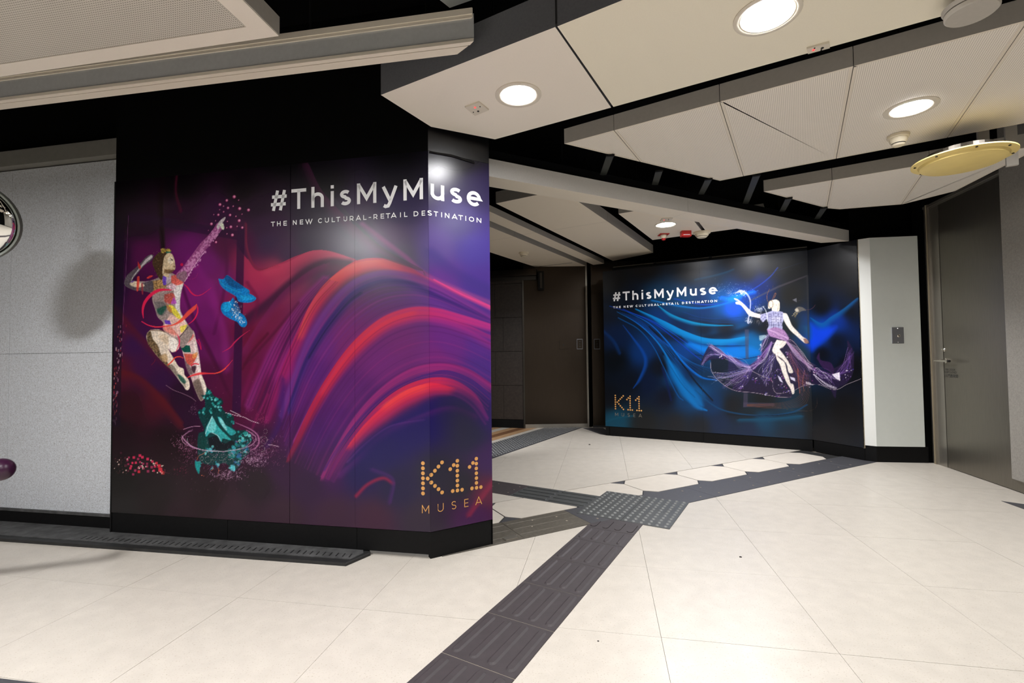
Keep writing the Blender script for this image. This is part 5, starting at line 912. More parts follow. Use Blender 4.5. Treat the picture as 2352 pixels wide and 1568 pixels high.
MB().box(axb(.006, .0165, -.004), .003, .002, .012, (pu[0], pu[1], 0), (nrm[0], nrm[1], 0)).build('keyhole', M['ink'], ks)
for x, z in ((0, .066), (0, -.066)): MB().lathe([(.004, 0), (.003, .0015)], axb(x, .008, z), 8, ((pu[0], pu[1], 0), (0, 0, 1), (nrm[0], nrm[1], 0))).build('screw', M['chrome'], ks)
struct(MB().wall((WP2[0]+.004, WP2[1]+.012), (4.3, 4.51), 0, 2.95, .05).build('wall_corner', M['void']))

# ------------------------------------------------------------------ steel door
def dw(s, o=0.): return (DA[0]+DD[0]*s-DD[1]*o, DA[1]+DD[1]*s+DD[0]*o)      # o > 0 : into the wall
def dbox(s0, s1, o0, o1, z0, z1): return MB().prism([dw(s0, o0), dw(s1, o0), dw(s1, o1), dw(s0, o1)], z0, z1)
door = struct(bpy.data.objects.new('door_1', None)); COL.objects.link(door)
dbox(.060, .155, .0, .06, 0, 2.42).build('door_frame', M['frame'], door); dbox(.155, .162, -.016, .06, 0, 2.43).build('frame_bead', M['trim'], door); dbox(.162, .178, -.008, .06, 0, 2.43).build('door_frame', M['frame'], door); dbox(.052, .062, -.006, .05, 0, 2.42).build('frame_bead', M['trim'], door); dbox(.178, .306, .004, .06, 0, 2.42).build('door_frame', M['frame'], door)
dbox(.308, 1.30, .03, .06, 0, 2.42).build('frame_back', M['void'], door)
leaf = dbox(.313, 1.28, .006, .03, .006, 2.385).build('door_leaf', M['steel'], door)
dbox(.06, 1.30, -.010, .03, 2.40, 2.425).build('frame_bead', M['frame'], door)
dbox(.178, 1.30, .0, .03, 2.386, 2.40).build('frame_head', M['frame'], door)
p = on_wall(2171, 828, DA, DB); hs = math.dist(p[:2], DA); hz = p[2]
ez = (DD[0], DD[1], 0); en = (DD[1], -DD[0], 0)
hb = dw(hs, .006); MB().lathe([(.024, 0), (.024, .006), (.014, .01), (.010, .045)], (hb[0], hb[1], hz), 20, (ez, (0, 0, 1), en)).build('door_handle', M['chrome'], leaf)
a = dw(hs-.065, -.045); b = dw(hs+.115, -.045); MB().tube((a[0], a[1], hz-.002), (b[0], b[1], hz-.002), .0095, 14).build('lever', M['chrome'], leaf)
b2_ = dw(hs+.116, -.045); b3 = dw(hs+.138, -.045); MB().tube((b[0], b[1], hz-.002), (b3[0], b3[1], hz-.002), .010, 12).build('lever_tip', M['darkdot'], leaf)
p = on_wall(2168, 803, DA, DB); hb = dw(math.dist(p[:2], DA), .006); MB().lathe([(.018, 0), (.018, .006), (.010, .012), (.009, .02)], (hb[0], hb[1], p[2]), 18, (ez, (0, 0, 1), en)).build('lock_cylinder', M['chrome'], leaf)
def label(txt, s, z, size, parent):
    cu = bpy.data.curves.new('t', 'FONT'); cu.body = txt; cu.size = size; cu.align_x = 'CENTER'; o = bpy.data.objects.new('t', cu); COL.objects.link(o); bpy.context.view_layer.update()
    me = bpy.data.meshes.new_from_object(o.evaluated_get(bpy.context.evaluated_depsgraph_get())); bpy.data.objects.remove(o); me.materials.clear(); me.materials.append(M['ink'])
    q = bpy.data.objects.new('door_lettering', me); COL.objects.link(q); q.parent = parent; c = dw(s, .0045)
    q.matrix_world = Matrix([[DD[0], 0, en[0], c[0]], [DD[1], 0, en[1], c[1]], [0, 1, 0, z], [0, 0, 0, 1]])
for txt, x, y, s_ in (('FIRE DOOR', 2181, 851, .026), ('KEEP CLOSED', 2182, 857, .026), ('防火門應常關', 2181.5, 866, .034)):
    p = on_wall(x, y, DA, DB)
    try: label(txt, math.dist(p[:2], DA), p[2], s_, leaf)
    except Exception as e: print('label', e)
# stone cladding to the right of the door, above a steel skirting
cl = wallr
s0 = math.dist(on_wall(2318, 780, DA, DB)[:2], DA)
dbox(s0, s0+1.6, -.02, .0, .095, 2.80).build('stone_slab', M['granite2'], cl); dbox(s0+1.602, s0+3.4, -.02, .0, .095, 2.80).build('stone_slab', M['granite2'], cl)
dbox(1.28, s0+3.4, .0, .03, 0, .1).build('steel_skirting', M['frame'], cl)
struct(dbox(.0, 1.3, .06, .16, 0, 2.95).build('wall_door', M['void'])); struct(dbox(.0, 1.3, -.012, .05, 2.43, 2.95).build('trim_1', M['void']))

# ------------------------------------------------------------------ lift lobby at the back
sa, sb = (.181, 6.993), (1.085, 7.005)
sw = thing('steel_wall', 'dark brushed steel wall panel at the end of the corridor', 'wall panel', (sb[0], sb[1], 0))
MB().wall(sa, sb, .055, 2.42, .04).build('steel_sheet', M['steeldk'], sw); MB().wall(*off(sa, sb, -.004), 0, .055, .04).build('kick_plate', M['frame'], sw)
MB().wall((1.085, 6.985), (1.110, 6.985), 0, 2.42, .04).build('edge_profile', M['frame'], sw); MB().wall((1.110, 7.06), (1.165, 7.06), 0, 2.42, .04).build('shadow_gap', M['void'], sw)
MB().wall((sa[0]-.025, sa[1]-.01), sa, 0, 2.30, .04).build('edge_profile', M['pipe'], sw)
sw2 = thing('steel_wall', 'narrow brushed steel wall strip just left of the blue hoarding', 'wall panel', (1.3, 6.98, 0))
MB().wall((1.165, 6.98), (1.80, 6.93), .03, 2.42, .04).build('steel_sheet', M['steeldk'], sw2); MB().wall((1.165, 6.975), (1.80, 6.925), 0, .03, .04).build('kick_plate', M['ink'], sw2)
for nm, x, y, w, h, lab in (('call_plate', 1294, 792, .115, .12, 'faint square control plate on the dark steel wall, left one'), ('call_plate', 1331.5, 790, .085, .15, 'lift button plate with round buttons near the right edge of the dark steel wall'), ('call_plate', 1371, 790, .085, .15, 'button plate on the narrow steel strip left of the blue hoarding')):
    cy = 6.98; cc_ = on_wall(x, y, sa, sb) if x < 1350 else on_wall(x, y, (1.165, 6.98), (1.80, 6.93)); t = thing(nm, lab, 'button plate', cc_)
    MB().box((cc_[0], cc_[1]-.004, cc_[2]), w, .008, h).build('plate', M['steeldk'] if x < 1300 else M['plate'], t); MB().box((cc_[0], cc_[1]-.009, cc_[2]), w*.86, .003, h*.88).build('plate_face', M['steeldk'], t)
    for q in ((0,) if x < 1300 else (-.035, 0, .035)): MB().lathe([(.011, 0), (.009, .006)], (cc_[0], cc_[1]-.010, cc_[2]+q), 14, ((1, 0, 0), (0, 0, 1), (0, -1, 0))).build('button', M['ink'] if x < 1300 else M['chrome'], t)
st_ = struct(MB().wall((-1.6, 7.47), (.170, 7.01), 0, 2.95, .06).build('wall_stone', M['void'])); bb0, bb1 = (-1.6, 7.45), (.160, 6.993)
Ls = math.dist(bb0, bb1); u = 0
for r, (z0, z1) in enumerate([(.125, .62), (.622, 1.12), (1.122, 1.62), (1.622, 2.12), (2.122, 2.30)]):
    u = Ls; k = 0
    while u > 0:
        w = .30 if (k == 0 and r % 2 == 0) else .50 if k else .42; u2 = max(0, u-w); p, q = lerp(bb0, bb1, u2/Ls), lerp(bb0, bb1, (u-.003)/Ls); MB().wall(p, q, z0, z1-.003, .02).build('stone_tile', M['stonetile'], st_); u = u2; k += 1
MB().wall(*off(bb0, bb1, -.008), 0, .12, .03).build('base_board', M['blackgloss'], st_)
hdr = st_; MB().wall((-1.6, 7.33), (.36, 6.86), 2.215, 2.31, .1).build('header_beam', M['steeldk'], hdr); MB().wall((-1.6, 7.40), (.36, 6.93), 2.16, 2.215, .05).build('header_lip', M['pipe'], hdr)
bx_ = thing('door_closer', 'small dark upright box at the upper left of the corridor steel wall', 'box', (.43, 6.9, 2.1)); MB().box((.430, 6.93, 2.14), .085, .09, .27).build('housing', M['blackgloss'], bx_); MB().box((.430, 6.882, 2.14), .03, .01, .22).build('cover_strip', M['pipe'], bx_)

# ------------------------------------------------------------------ ceiling panels
def rods(parent, pts, z0, z1=2.96):
    for p in pts: MB().tube((p[0], p[1], z0), (p[0], p[1], z1), .004, 6).build('hanger_rod', M['black'], parent)
def slab(name, label_, poly, z0, z1, m_bot, m_side, cat='ceiling panel', group=None, rod=True, loc=None):
    cx = sum(p[0] for p in poly)/len(poly); cy = sum(p[1] for p in poly)/len(poly); t = thing(name, label_, cat, (cx, cy, z0), group)
    mb = MB(); a = sum(poly[i][0]*poly[(i+1) % len(poly)][1]-poly[(i+1) % len(poly)][0]*poly[i][1] for i in range(len(poly)))
    if a < 0: poly = poly[::-1]
    n = len(poly); mb.cur = 0; mb.add([(p[0], p[1], z0) for p in poly], [tuple(range(n))[::-1]]); mb.cur = 1
    mb.add([(p[0], p[1], z0) for p in poly]+[(p[0], p[1], z1) for p in poly], [(i, (i+1) % n, n+(i+1) % n, n+i) for i in range(n)]+[tuple(range(n, 2*n))])
    mb.build('panel', [m_bot, m_side], t)
    if rod: rods(t, [lerp((cx, cy), p, .6) for p in poly[::max(1, n//2)]], z1)
    return t
A_ = [(-.596, 2.187), (-.416, 2.500), (-.082, 2.656), (.503, 2.325), (.1745, 1.741)]
pa = slab('ceiling_panel', 'smooth cream ceiling panel with angled end directly above the folded corner of the purple hoarding', A_, CZ, 2.415, M['panelA'], M['side'])
B_ = [(.182, 1.738), (.513, 2.319), (.513+.857*2.6, 2.319-.515*2.6+.02), (.182+.857*2.6, 1.738-.515*2.6)]
B_[2] = (1.743+.857*.6, 1.631-.515*.6)
pb_ = slab('ceiling_panel', 'warm cream ceiling panel holding the largest round lamp at the top edge', B_, CZ, 2.415, M['panelB'], M['side'])
jg = MB().prism([(.1745+.001, 1.741), (.182-.001, 1.738), (.513-.001, 2.319), (.503+.001, 2.325)], CZ+.012, 2.41).build('joint_filler', M['ink'], pb_)
# perforated raft C
def raft(name, lab, cells, z0, z1, m_bot, m_side, group=None):
    c0 = cells[0][0]; t = thing(name, lab, 'ceiling panel', (c0[0], c0[1], z0), group)
    for poly in cells:
        a = sum(poly[i][0]*poly[(i+1) % len(poly)][1]-poly[(i+1) % len(poly)][0]*poly[i][1] for i in range(len(poly)))
        if a < 0: poly = poly[::-1]
        cx = sum(p[0] for p in poly)/len(poly); cy = sum(p[1] for p in poly)/len(poly); n = len(poly); inn = []
        for i in range(n):          # inset by 14 mm for the plain border
            p, q, r = poly[i-1], poly[i], poly[(i+1) % n]; e = []
            for (u, v) in ((p, q), (q, r)):
                dx, dy = v[0]-u[0], v[1]-u[1]; L = math.hypot(dx, dy); e.append((-dy/L, dx/L, (-dy/L)*u[0]+(dx/L)*u[1]+.012))
            det = e[0][0]*e[1][1]-e[0][1]*e[1][0]
            inn.append(((e[0][2]*e[1][1]-e[0][1]*e[1][2])/det, (e[0][0]*e[1][2]-e[0][2]*e[1][0])/det) if abs(det) > .05 else (q[0]+e[0][0]*.012, q[1]+e[0][1]*.012))
        mb = MB(); mb.cur = 0; mb.add([(p[0], p[1], z0+.0015) for p in inn], [tuple(range(n))[::-1]]); mb.cur = 2
        mb.add([(p[0], p[1], z0) for p in poly]+[(p[0], p[1], z0) for p in inn]+[(p[0], p[1], z0+.0015) for p in inn], [((i+1) % n, i, n+i, n+(i+1) % n) for i in range(n)]+[(n+(i+1) % n, n+i, 2*n+i, 2*n+(i+1) % n) for i in range(n)])
        mb.cur = 1; mb.add([(p[0], p[1], z0) for p in poly]+[(p[0], p[1], z1) for p in poly], [(i, (i+1) % n, n+(i+1) % n, n+i) for i in range(n)]+[tuple(range(n, 2*n))])
        o = mb.build('panel', [m_bot, m_side, M['raillip']], t)
        rods(t, [(cx, cy)], z1)
    return t
def split(poly, cuts, g=.0015):
    out = []; cuts = [-99]+cuts+[99]
    for a, b in zip(cuts, cuts[1:]):
        p = clip(clip(poly, -E1[0], -E1[1], -(a+g)), E1[0], E1[1], b-g)
        if len(p) > 2 and area(p) > .002: out.append(p)
    return out
C_ = [(.315, 2.722), (1.483, 3.343), (1.614, 3.257), (2.070, 2.973), (2.771, 2.539), (3.20, 2.28), (2.62, 1.32), (1.919, 1.735), (1.474, 2.004), (1.025, 2.279)]
raft('ceiling_raft', 'large perforated ceiling raft of cream panels in the upper right, carrying a round lamp', split(C_, [-.834, -.3006, .229, .757, 1.285]), CZ, 2.356, M['perf'], M['side2'])
D_ = [(1.917, 3.581), (2.683, 4.016), (2.811, 4.051), (3.253, 3.932), (3.40, 3.62), (3.19, 2.80)]
raft('ceiling_raft', 'smaller cream ceiling raft behind the yellowed disc, nearest the steel door', split(D_, [.229, .757, 1.285]), CZ, 2.356, M['perf'], M['side2'])
# raft G in the upper left with an inset perforated access panel, above the rail
gu = (math.cos(math.radians(-10.3)), math.sin(math.radians(-10.3))); gv = (-gu[1]*-1, -gu[0]) if False else (math.sin(math.radians(-10.3)), -math.cos(math.radians(-10.3)))
def gp(a, b): return (-.869-gu[0]*a+gv[0]*b, 1.773-gu[1]*a+gv[1]*b)
G_ = [gp(0, 0), gp(3.2, 0), gp(3.2, 2.6), gp(0, 2.6)]
tg = thing('ceiling_raft', 'grey-beige ceiling raft with a perforated inset in the top left corner', 'ceiling panel', (gp(0, 0)[0], gp(0, 0)[1], CZ))
mb = MB(); i0, i1, i2, i3 = gp(.084, .067), gp(3.1, .067), gp(3.1, 2.5), gp(.084, 2.5)
for pl in ([G_[0], G_[1], i1, i0], [G_[1], G_[2], i2, i1], [G_[2], G_[3], i3, i2], [G_[3], G_[0], i0, i3]): mb.prism(pl, CZ, 2.345)
mb.build('raft_frame', M['panelA'], tg)
j = .003; MB().prism([gp(.084+j, .067+j), gp(3.1-j, .067+j), gp(3.1-j, 2.5-j), gp(.084+j, 2.5-j)], CZ+.001, CZ+.03).build('perforated_inset', M['perf2'], tg)
MB().prism([i0, i1, i2, i3], CZ+.03, CZ+.04).build('inset_back', M['ink'], tg); rods(tg, [gp(.3, .3), gp(2.8, .3), gp(.3, 2.3)], 2.34)
se = MB().prism([gp(-.002, -.002), gp(0, -.002), gp(0, 2.6), gp(-.002, 2.6)], CZ+.004, 2.345).build('raft_edge', M['side2'], tg)
# the rail in front of it
rA = (-3.4, 2.371); rB = (-.135, 1.816); ru = ((rB[0]-rA[0])/math.dist(rA, rB), (rB[1]-rA[1])/math.dist(rA, rB)); rn = (-ru[1], ru[0]); RLg = math.dist(rA, rB)
def rp(a, o): return (rA[0]+ru[0]*a+rn[0]*o, rA[1]+ru[1]*a+rn[1]*o)
rl = thing('ceiling_rail', 'long grey metal ceiling rail with cream lips crossing the upper left', 'rail', (rB[0], rB[1], CZ))
MB().prism([rp(0, .006), rp(RLg, .006), rp(RLg-.05, .05), rp(0, .05)], CZ+.012, 2.385).build('web', M['railgrey'], rl)
MB().prism([rp(0, 0), rp(RLg, 0), rp(RLg-.02, .020), rp(0, .020)], CZ, CZ+.014).build('lower_lip', M['raillip'], rl); MB().prism([rp(0, .024), rp(RLg-.028, .024), rp(RLg-.085, .066), rp(0, .066)], CZ, CZ+.014).build('lower_lip', M['raillip'], rl)
MB().prism([rp(0, .018), rp(RLg-.02, .018), rp(RLg-.03, .026), rp(0, .026)], CZ+.006, CZ+.014).build('groove', M['side'], rl)
MB().prism([rp(0, -.004), rp(RLg-.002, -.004), rp(RLg-.03, .02), rp(0, .02)], 2.378, 2.402, .003).build('upper_lip', M['raillip'], rl); MB().prism([rp(0, .0), rp(RLg-.002, .0), rp(RLg-.03, .02), rp(0, .02)], 2.366, 2.378).build('upper_bead', M['raillip'], rl)
rods(rl, [rp(1.2, .03), rp(2.6, .03)], 2.39)
k_ = 1.287; slab('ceiling_panel', 'tip of a pale ceiling panel high behind the rail at the top edge', [(-.204*k_, 1.637*k_), (-.122*k_-.3*.0, 1.601*k_), (-.122*k_+.1, 1.601*k_-.34), (-.233*k_-.25, 1.60*k_-.36), (-.233*k_, 1.600*k_)], 2.62, 2.66, M['whitepanel'], M['side2'])
# rafts out of the picture, carrying the lamps that light the foreground
X_ = [mn(-.55, 1.40), mn(2.9, 1.40), mn(2.9, -1.9), mn(-.55, -1.9)]
slab('ceiling_panel', 'plain cream ceiling panel overhead behind the camera', X_, CZ, 2.36, M['panelA'], M['side2'])
X2 = [(-5.6, -.9), (-1.3, -.9), (-1.3, -3.6), (-5.6, -3.6)]; slab('ceiling_panel', 'plain cream ceiling panel over the back left of the hall', X2, CZ, 2.36, M['panelA'], M['side2'])

# ------------------------------------------------------------------ beam across the corridor mouth
ba, bb = (-.30, 2.813), (3.300, 4.700); bu = ((bb[0]-ba[0])/math.dist(ba, bb), (bb[1]-ba[1])/math.dist(ba, bb)); bn = (-bu[1], bu[0]); BL = math.dist(ba, bb)
def bp(a, o): return (ba[0]+bu[0]*a+bn[0]*o, ba[1]+bu[1]*a+bn[1]*o)
bm = thing('ceiling_beam', 'long pale grey beam spanning the mouth of the corridor between the two hoardings', 'beam', (bb[0], bb[1], 2.155))
jx = on_wall(1579.6, 460, ba, bb); ja = math.dist(jx[:2], ba)
for s0_, s1_, e in ((0, ja-.001, 0), (ja+.001, BL+.085, 1)):
    mb = MB(); poly = [bp(s0_, 0), bp(s1_, 0), bp(s1_-(.19 if e else 0), .165), bp(s0_, .165)]; n = 4; mb.cur = 0; mb.add([(p[0], p[1], 2.155) for p in poly], [tuple(range(n))[::-1]]); mb.cur = 1
    mb.add([(p[0], p[1], 2.155) for p in poly]+[(p[0], p[1], 2.265) for p in poly], [(i, (i+1) % n, n+(i+1) % n, n+i) for i in range(n)]+[tuple(range(n, 2*n))]); mb.build('beam_casing', [M['beamlow'], M['beam']], bm)
MB().prism([bp(.0, .03), bp(BL, .03), bp(BL-.1, .15), bp(0, .15)], 2.265, 2.335).build('upstand', M['blackhoard'], bm); rods(bm, [bp(.8, .1), bp(2.0, .1), bp(3.2, .1)], 2.33)
for (x0, y0), (x1, y1), lab in [((1402, 356), (1385, 402), 'dark strap above the beam, farthest left'), ((1514, 392), (1504, 420), 'faint dark strap above the beam, second from left'), ((1628, 411), (1610, 446), 'dark strap above the middle of the beam'), ((1738, 402), (1712, 464), 'tall dark strap above the beam, just left of the small raft'), ((1812, 455), (1796, 486), 'dark strap under the left edge of the small raft'), ((1893, 477), (1876, 503), 'short dark strap above the beam, farthest right')]:
    q = on_wall(x1, y1, bp(0, .03), bp(BL, .03)); p = on_z(x0, y0, 2.262); zq = min(max(q[2], 2.29), 2.33); t = thing('beam_strap', lab, 'strap', (q[0], q[1], zq))
    mb = MB(); d = np.array(p)-np.array((q[0], q[1], zq)); L = np.linalg.norm(d); d /= L; sd = np.cross(d, (0, 0, 1)); sd /= np.linalg.norm(sd); up = np.cross(sd, d)
    mb.box((np.array(p)+np.array((q[0], q[1], zq)))/2, .046, L, .004, sd, d, up); mb.build('strap_plate', M['strap'], t); MB().box(np.array(p)-d*.01, .050, .02, .010, sd, d, up).build('strap_end', M['black'], t)

# ------------------------------------------------------------------ corridor ceiling panels
def mnb(m0, m1, n0, n1): return [mn(m0, n0), mn(m1, n0), mn(m1, n1), mn(m0, n1)]
slab('ceiling_panel', 'wide cream corridor ceiling panel behind the left half of the beam', [mn(-2.20, 3.42), mn(-1.585, 3.42), mn(-1.585, 4.479), mn(-2.20, 4.479)], CZ2, 2.46, M['panelC'], M['side2'])
slab('ceiling_panel', 'cream corridor ceiling panel running back to the dark corner by the blue hoarding', [mn(-2.20, 4.482), mn(-1.585, 4.482), mn(-1.585, 6.20), mn(-2.20, 6.42)], CZ2, 2.46, M['panelC'], M['side2'])
slab('ceiling_panel', 'near piece of the narrow cream strip panel in the corridor ceiling', mnb(-2.536, -2.372, 3.3, 4.462), CZ2, 2.42, M['panelC'], M['side2']); slab('ceiling_panel', 'far piece of the narrow cream strip panel reaching the steel wall', mnb(-2.536, -2.372, 4.465, 6.54), CZ2, 2.42, M['panelC'], M['side2'])
slab('ceiling_panel', 'near cream panel at the left side of the corridor ceiling', mnb(-3.31, -2.655, 3.3, 4.494), CZ2, 2.42, M['panelC'], M['side2']); sp = slab('ceiling_panel', 'far cream panel at the left side of the corridor ceiling, with the smoke detector', mnb(-3.31, -2.655, 4.497, 6.55), CZ2, 2.42, M['panelC'], M['side2'])
MB().prism(mnb(-3.26, -2.72, 6.20, 6.215), CZ2-.001, CZ2+.002).build('hatch_joint', M['ink'], sp)
slab('ceiling_panel', 'cream corridor ceiling panel with a lit round lamp behind the right half of the beam', mnb(-1.41, -.86, 4.295, 5.5), CZ2, 2.43, M['panelC'], M['side2']); slab('ceiling_panel', 'cream corridor ceiling panel right of the lit lamp, mostly behind the beam', mnb(-.825, -.25, 4.95, 5.5), CZ2, 2.43, M['panelC'], M['side2'])

# ------------------------------------------------------------------ round lamps
def downlight(c, R, r, lab, z, k=1., cat='lamp', group=None):
    t = thing('downlight', lab, 'lamp', (c[0], c[1], z), group)
    def at(mb, nm, m): return mb.build(nm, m, t, loc=(c[0], c[1], z))
    o = at(MB().lathe([(R, 0), (R, -.004), (R*.93, -.0065), (r*1.06, -.005), (r, -.001)], (c[0], c[1], z), 40, cap=False), 'trim_ring', M['ring']); smooth_angle(o, 30)
    o = at(MB().lathe([(r*1.0, -.0045), (r*.97, -.002), (r*.90, -.0022)], (c[0], c[1], z), 40, cap=False), 'reflector_rim', M['refl'])
    n = 40; o = at(MB().add([(c[0]+r*.93*math.cos(2*math.pi*i/n), c[1]+r*.93*math.sin(2*math.pi*i/n), z-.0028) for i in range(n)], [tuple(range(n))[::-1]]), 'lens', M['lamp2'] if r > .15 else M['lamp']); bl = bpy.data.lights.new('lamp_beam', 'AREA'); bl.shape = 'DISK'; bl.size = r*1.8; bl.energy = BEAM_W*k; bl.spread = math.radians(150); bl.color = LAMP_COL; bo = bpy.data.objects.new('lamp_beam', bl); COL.objects.link(bo); bo.parent = t; bo.location = (0, 0, -.0045); return t
la = on_z(1190.5, 218, CZ); downlight(la, .108, .083, 'lit round lamp in the smooth panel above the folded hoarding corner', CZ)
lb_ = (.935, 1.690); downlight(lb_, .112, .088, 'largest lit round lamp, cut by the top edge of the picture', CZ)
lc_ = on_z(2092, 248, CZ); downlight(lc_, .112, .083, 'lit round lamp in the perforated raft at the upper right', CZ+.0, .8)
ln_ = on_z(1529, 515.5, CZ2); downlight(ln_, .104, .088, 'small lit round lamp in the corridor behind the beam', CZ2, 3.2)
downlight(mn(1.05, 3.08), .112, .083, 'lit round lamp in the perforated raft just beyond the right edge of the picture', CZ, .75)  # added out of view to brighten the pale wall panel
downlight(mn(-3.0, 3.75), .104, .088, 'lit round lamp in the corridor ceiling hidden behind the purple hoarding', CZ2, 3.6); downlight(mn(-.45, 5.22), .104, .088, 'lit round lamp in the corridor ceiling hidden by the beam', CZ2, 3.4)  # both added out of sight to lift the corridor light
for i, (x, y) in enumerate([(-2.42, .62), (-1.75, -.15), (-1.1, .9)]): downlight((x, y), (.112, .21)[i == 0], (.088, .18)[i == 0], ['large lit round lamp in the grey-beige raft over the left of the camera', 'lit round lamp in the middle of the grey-beige raft', 'lit round lamp at the near right edge of the grey-beige raft'][i], CZ)  # first lamp is out of view, enlarged and brightened for the purple poster's highlight
for i, c in enumerate([(.15, .25), (1.75, .2), (.9, -1.1), (1.1, -2.2)]): downlight(mn(c[0], c[1]), .112, .088, ['lit round lamp overhead just behind the camera, left', 'lit round lamp overhead just behind the camera, right', 'lit round lamp well behind the camera', 'rearmost lit round lamp behind the camera'][i], CZ)
downlight((-2.4, -2.2), .112, .088, 'lit round lamp over the back left of the hall, near', CZ); downlight((-4.4, -2.2), .112, .088, 'lit round lamp over the back left of the hall, far', CZ)

# ------------------------------------------------------------------ ceiling fittings
def sens(poly, z, lab, led=True):
    cx = sum(p[0] for p in poly)/4; cy = sum(p[1] for p in poly)/4; t = thing('sensor_plate', lab, 'sensor', (cx, cy, z)); MB().prism(poly, z-.008, z+.001).build('plate', M['ring'], t)
    ux = (poly[1][0]-poly[0][0], poly[1][1]-poly[0][1]); uy = (poly[3][0]-poly[0][0], poly[3][1]-poly[0][1])
    def q(a, b): return (poly[0][0]+ux[0]*a+uy[0]*b, poly[0][1]+ux[1]*a+uy[1]*b, z-.0085)
    for a, b, r, m in ((.28, .52, .004, M['redled']), (.68, .46, .0055, M['darkdot']), (.35, .82, .0028, M['darkdot']), (.62, .16, .0028, M['darkdot'])): MB().lathe([(r, -.002), (r, .001)], q(a, b), 10).build('led' if m is M['redled'] else 'hole', m, t)
    return t
def px6(x, y): return (840+x/4.704, y/4.704)
sens([on_z(*px6(1070, 1162), CZ-.008)[:2], on_z(*px6(1180, 1252), CZ-.008)[:2], on_z(*px6(1330, 1192), CZ-.008)[:2], on_z(*px6(1225, 1107), CZ-.008)[:2]], CZ, 'square sensor plate with a red light beside the lamp above the hoarding corner')
sp_ = [on_z(1856, 125.5, CZ-.01), on_z(1906, 112, CZ-.01), on_z(1904, 100, CZ-.01), on_z(1853, 114, CZ-.01)]; sens([p[:2] for p in sp_], CZ, 'square sensor plate overhanging the edge of the warm cream panel')
c_ = (ln_[0]-.06, ln_[1]-.19); sens([(c_[0]-.05, c_[1]-.04), (c_[0]+.05, c_[1]-.06), (c_[0]+.06, c_[1]+.03), (c_[0]-.04, c_[1]+.05)], CZ2, 'small sensor plate next to the corridor lamp')
def detector(c, z, R, lab, m='plastic'):
    t = thing('smoke_detector', lab, 'smoke detector', (c[0], c[1], z))
    for prof, nm, mm in (([(R, 0), (R, -.014), (R*.92, -.018)], 'base', M[m]), ([(R*.80, -.018), (R*.78, -.034), (R*.66, -.046)], 'body', M[m]), ([(R*.60, -.046), (R*.60, -.051)], 'slot', M['darkdot']), ([(R*.62, -.051), (R*.50, -.060), (.001, -.062)], 'cap', M[m])):
        o = MB().lathe(prof, (c[0], c[1], z), 32).build(nm, mm, t, loc=(c[0], c[1], z)); smooth_angle(o, 35)
detector(on_z(2063, 315, CZ-.01), CZ, .052, 'round cream smoke detector on the perforated raft near its lamp')
detector(on_z(1203, 580, CZ2), CZ2, .062, 'round smoke detector on the left corridor ceiling panel')
detector(on_z(1612, 533, CZ2-.0), CZ2, .088, 'cream smoke detector at the edge of the corridor panel beside the red box')
ms = on_z(1575, 537, CZ2-.03); rbx = thing('alarm_box', 'small red alarm box under the corridor panel behind the beam', 'alarm', (ms[0], ms[1], CZ2)); MB().box((ms[0], ms[1], CZ2-.03), .10, .06, .06).build('housing', M['red'], rbx); MB().box((ms[0], ms[1]-.031, CZ2-.045), .07, .003, .006).build('label_strip', M['letter'], rbx); MB().box((ms[0], ms[1], CZ2-.062), .06, .03, .005).build('lower_lens', M['red'], rbx)
rs = on_z(1524, 538, CZ2); rst = thing('flashing_beacon', 'small red and clear beacon on a red square base under the corridor panel', 'beacon', (rs[0], rs[1], CZ2)); MB().box((rs[0], rs[1], CZ2-.004), .10, .10, .008).build('base', M['red'], rst); smooth_angle(MB().lathe([(.034, -.008), (.034, -.03), (.026, -.045)], (rs[0], rs[1], CZ2), 20).build('body', M['plastic'], rst), 30); smooth_angle(MB().lathe([(.022, -.045), (.02, -.062), (.001, -.07)], (rs[0], rs[1], CZ2), 20).build('lens', M['red'], rst), 30)
# large yellowed disc on two straps
yz = 2.10; y0, y1 = on_z(2090, 384, yz), on_z(2332, 350, yz); yc = on_z(2210, 369, yz); YR = math.dist(y0[:2], y1[:2])/2*.99
yd = thing('ceiling_disc', 'large yellowed plastic disc hanging on two straps at the right edge', 'disc', (yc[0], yc[1], yz+.05))
smooth_angle(MB().lathe([(YR, .0), (YR, -.006), (YR*.86, -.012), (YR*.83, -.026), (YR*.78, -.032), (.001, -.034)], (yc[0], yc[1], yz+.01), 56).build('cover', M['yellow'], yd), 30)
MB().lathe([(YR*.7, .01), (YR*.7, .05)], (yc[0], yc[1], yz), 40).build('housing', M['pipe'], yd)
for k in range(8): t = k*math.pi/4+.3; MB().lathe([(.006, -.003), (.005, .001)], (yc[0]+YR*.93*math.cos(t), yc[1]+YR*.93*math.sin(t), yz), 8).build('screw', M['darkdot'], yd)
for x, y in ((2258, 318), (2322, 318)):
    p = on_z(x, y, 2.27); MB().box((p[0], p[1]+.0, 2.29), .05, .02, .36, (.857, -.515, 0), (.515, .857, 0)).build('strap', M['side2'], yd)
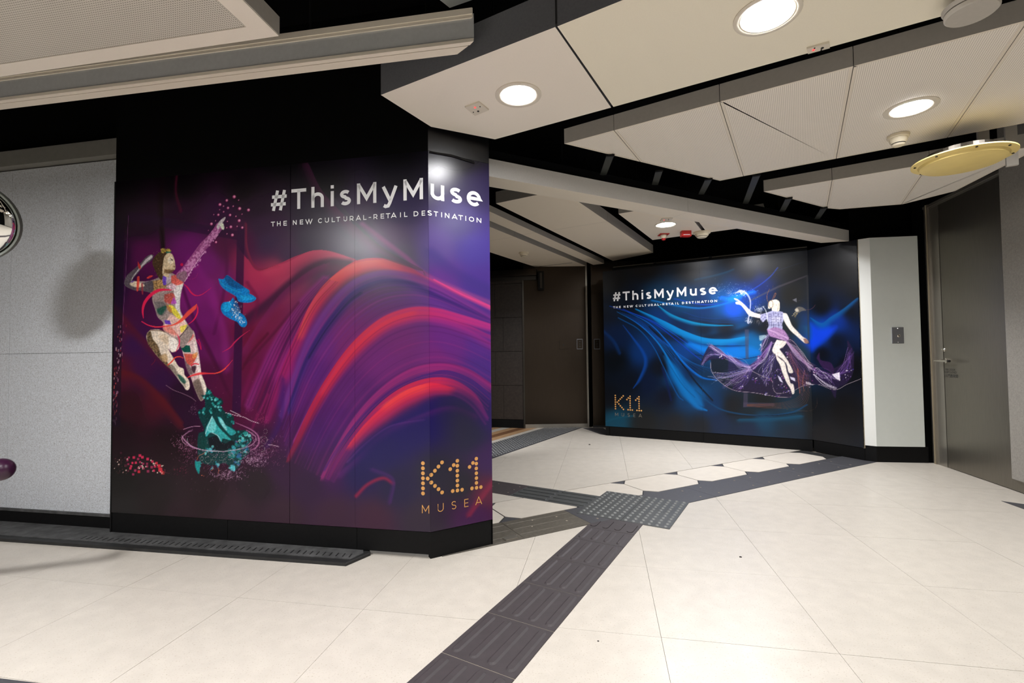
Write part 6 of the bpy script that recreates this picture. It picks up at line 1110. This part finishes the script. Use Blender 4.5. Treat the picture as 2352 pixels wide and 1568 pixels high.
# plain pale disc at the top edge
pd = on_z(2232, 30, 2.20); dsc = thing('ceiling_disc', 'pale round disc near the top right corner', 'disc', (pd[0], pd[1], 2.20)); pr_ = .072
smooth_angle(MB().lathe([(pr_, .012), (pr_, .0), (pr_*.94, -.004), (.001, -.005)], (pd[0], pd[1], 2.20), 40).build('face', M['side2'], dsc), 30); smooth_angle(MB().lathe([(pr_*1.0, .016), (pr_*1.08, .026), (pr_*1.08, .030)], (pd[0], pd[1], 2.20), 40).build('ring', M['side2'], dsc), 30); MB().tube((pd[0], pd[1], 2.23), (pd[0], pd[1], 2.40), .03, 20).build('stem', M['ink'], dsc)
MB().box((pd[0], pd[1]-.0, 2.42), .3, .05, .03, (E1[0], E1[1], 0), (E2[0], E2[1], 0)).build('bracket', M['black'], dsc)

# ------------------------------------------------------------------ things at the left edge
mc = np.array([-2.42, 2.22, 0.]); q = on_z(-88, 505, 1.6); sc_ = 2.22/q[1]; mc = np.array([q[0]*sc_, 2.22, CAM_H+(1.6-CAM_H)*sc_]); nrm_ = np.array([.5, -.85, -.12]); nrm_ = np.array([-mc[0]*.55, -mc[1], (CAM_H-mc[2])*1.0]); nrm_ /= np.linalg.norm(nrm_)
mx = np.cross((0, 0, 1), nrm_); mx /= np.linalg.norm(mx); my = np.cross(nrm_, mx); MR = 93/F_PX*np.linalg.norm(mc-np.array([0, 0, CAM_H]))*.66
mr = thing('safety_mirror', 'round convex safety mirror in a dark rim, cut by the left edge', 'mirror', tuple(mc))
prof = [(MR*.97*math.sin(a), .07*(math.cos(a*1.0)-1)/(1-math.cos(1.57))) for a in np.linspace(1.57, .0, 14)]; prof[-1] = (.0005, 0.)
smooth_angle(MB().lathe([(r, z+.035) for r, z in prof], mc, 48, (mx, my, nrm_)).build('mirror_glass', M['mirror'], mr), 60)
smooth_angle(MB().lathe([(MR*.94, -.04), (MR*1.02, -.04), (MR*1.03, -.02), (MR*1.0, -.008), (MR*.955, -.012)], mc, 48, (mx, my, nrm_), cap=False).build('rim', M['mrim'], mr), 40)
smooth_angle(MB().lathe([(.001, -.06), (MR*.9, -.05), (MR*.94, -.04)], mc, 40, (mx, my, nrm_)).build('back_shell', M['mrim'], mr), 40)
MB().tube(mc-nrm_*.05, (mc[0]-.12, mc[1]+.08, 2.95), .014).build('arm', M['black'], mr)
q = on_z(2, 1078, .3); sc_ = 2.1/q[1]; bc = np.array([q[0]*sc_, 2.1, CAM_H+(.3-CAM_H)*sc_])
pbll = thing('handle_bar', 'cream bar with a dark purple round end knob, cut by the left edge', 'handle', tuple(bc)); rr = 24/F_PX*np.linalg.norm(bc)*.70
smooth_angle(MB().lathe([(rr*math.sin(a)+.0003, rr*math.cos(a)) for a in np.linspace(0, math.pi, 16)], bc, 28).build('knob', M['purple'], pbll), 80)
MB().tube(bc+np.array([-.03, -.01, -.03]), bc+np.array([-.36, .01, -.20]), rr*.62, 18).build('bar', M['cream2'], pbll); MB().tube(bc+np.array([-.34, .01, -.19]), (bc[0]-.34, bc[1]+.01, .0), .02).build('post', M['blackgloss'], pbll)

# small grit on the floor
for (x, y, r), lab in (((1701, 1279, .0055), 'small dark crumb on the pale floor right of the guide path'), ((1374, 1472, .003), 'tiny dark speck on the floor just right of the guide path'), ((1354, 1021, .010), 'dark speck on the corridor floor in front of the blue hoarding')):
    c = on_z(x, y); o = MB().lathe([(r*1.3, 0), (r, r*.5), (r*.3, r*.8)], (c[0], c[1], 0), 7).build('floor_crumb', M['crumb']); tag(o, lab, 'crumb')
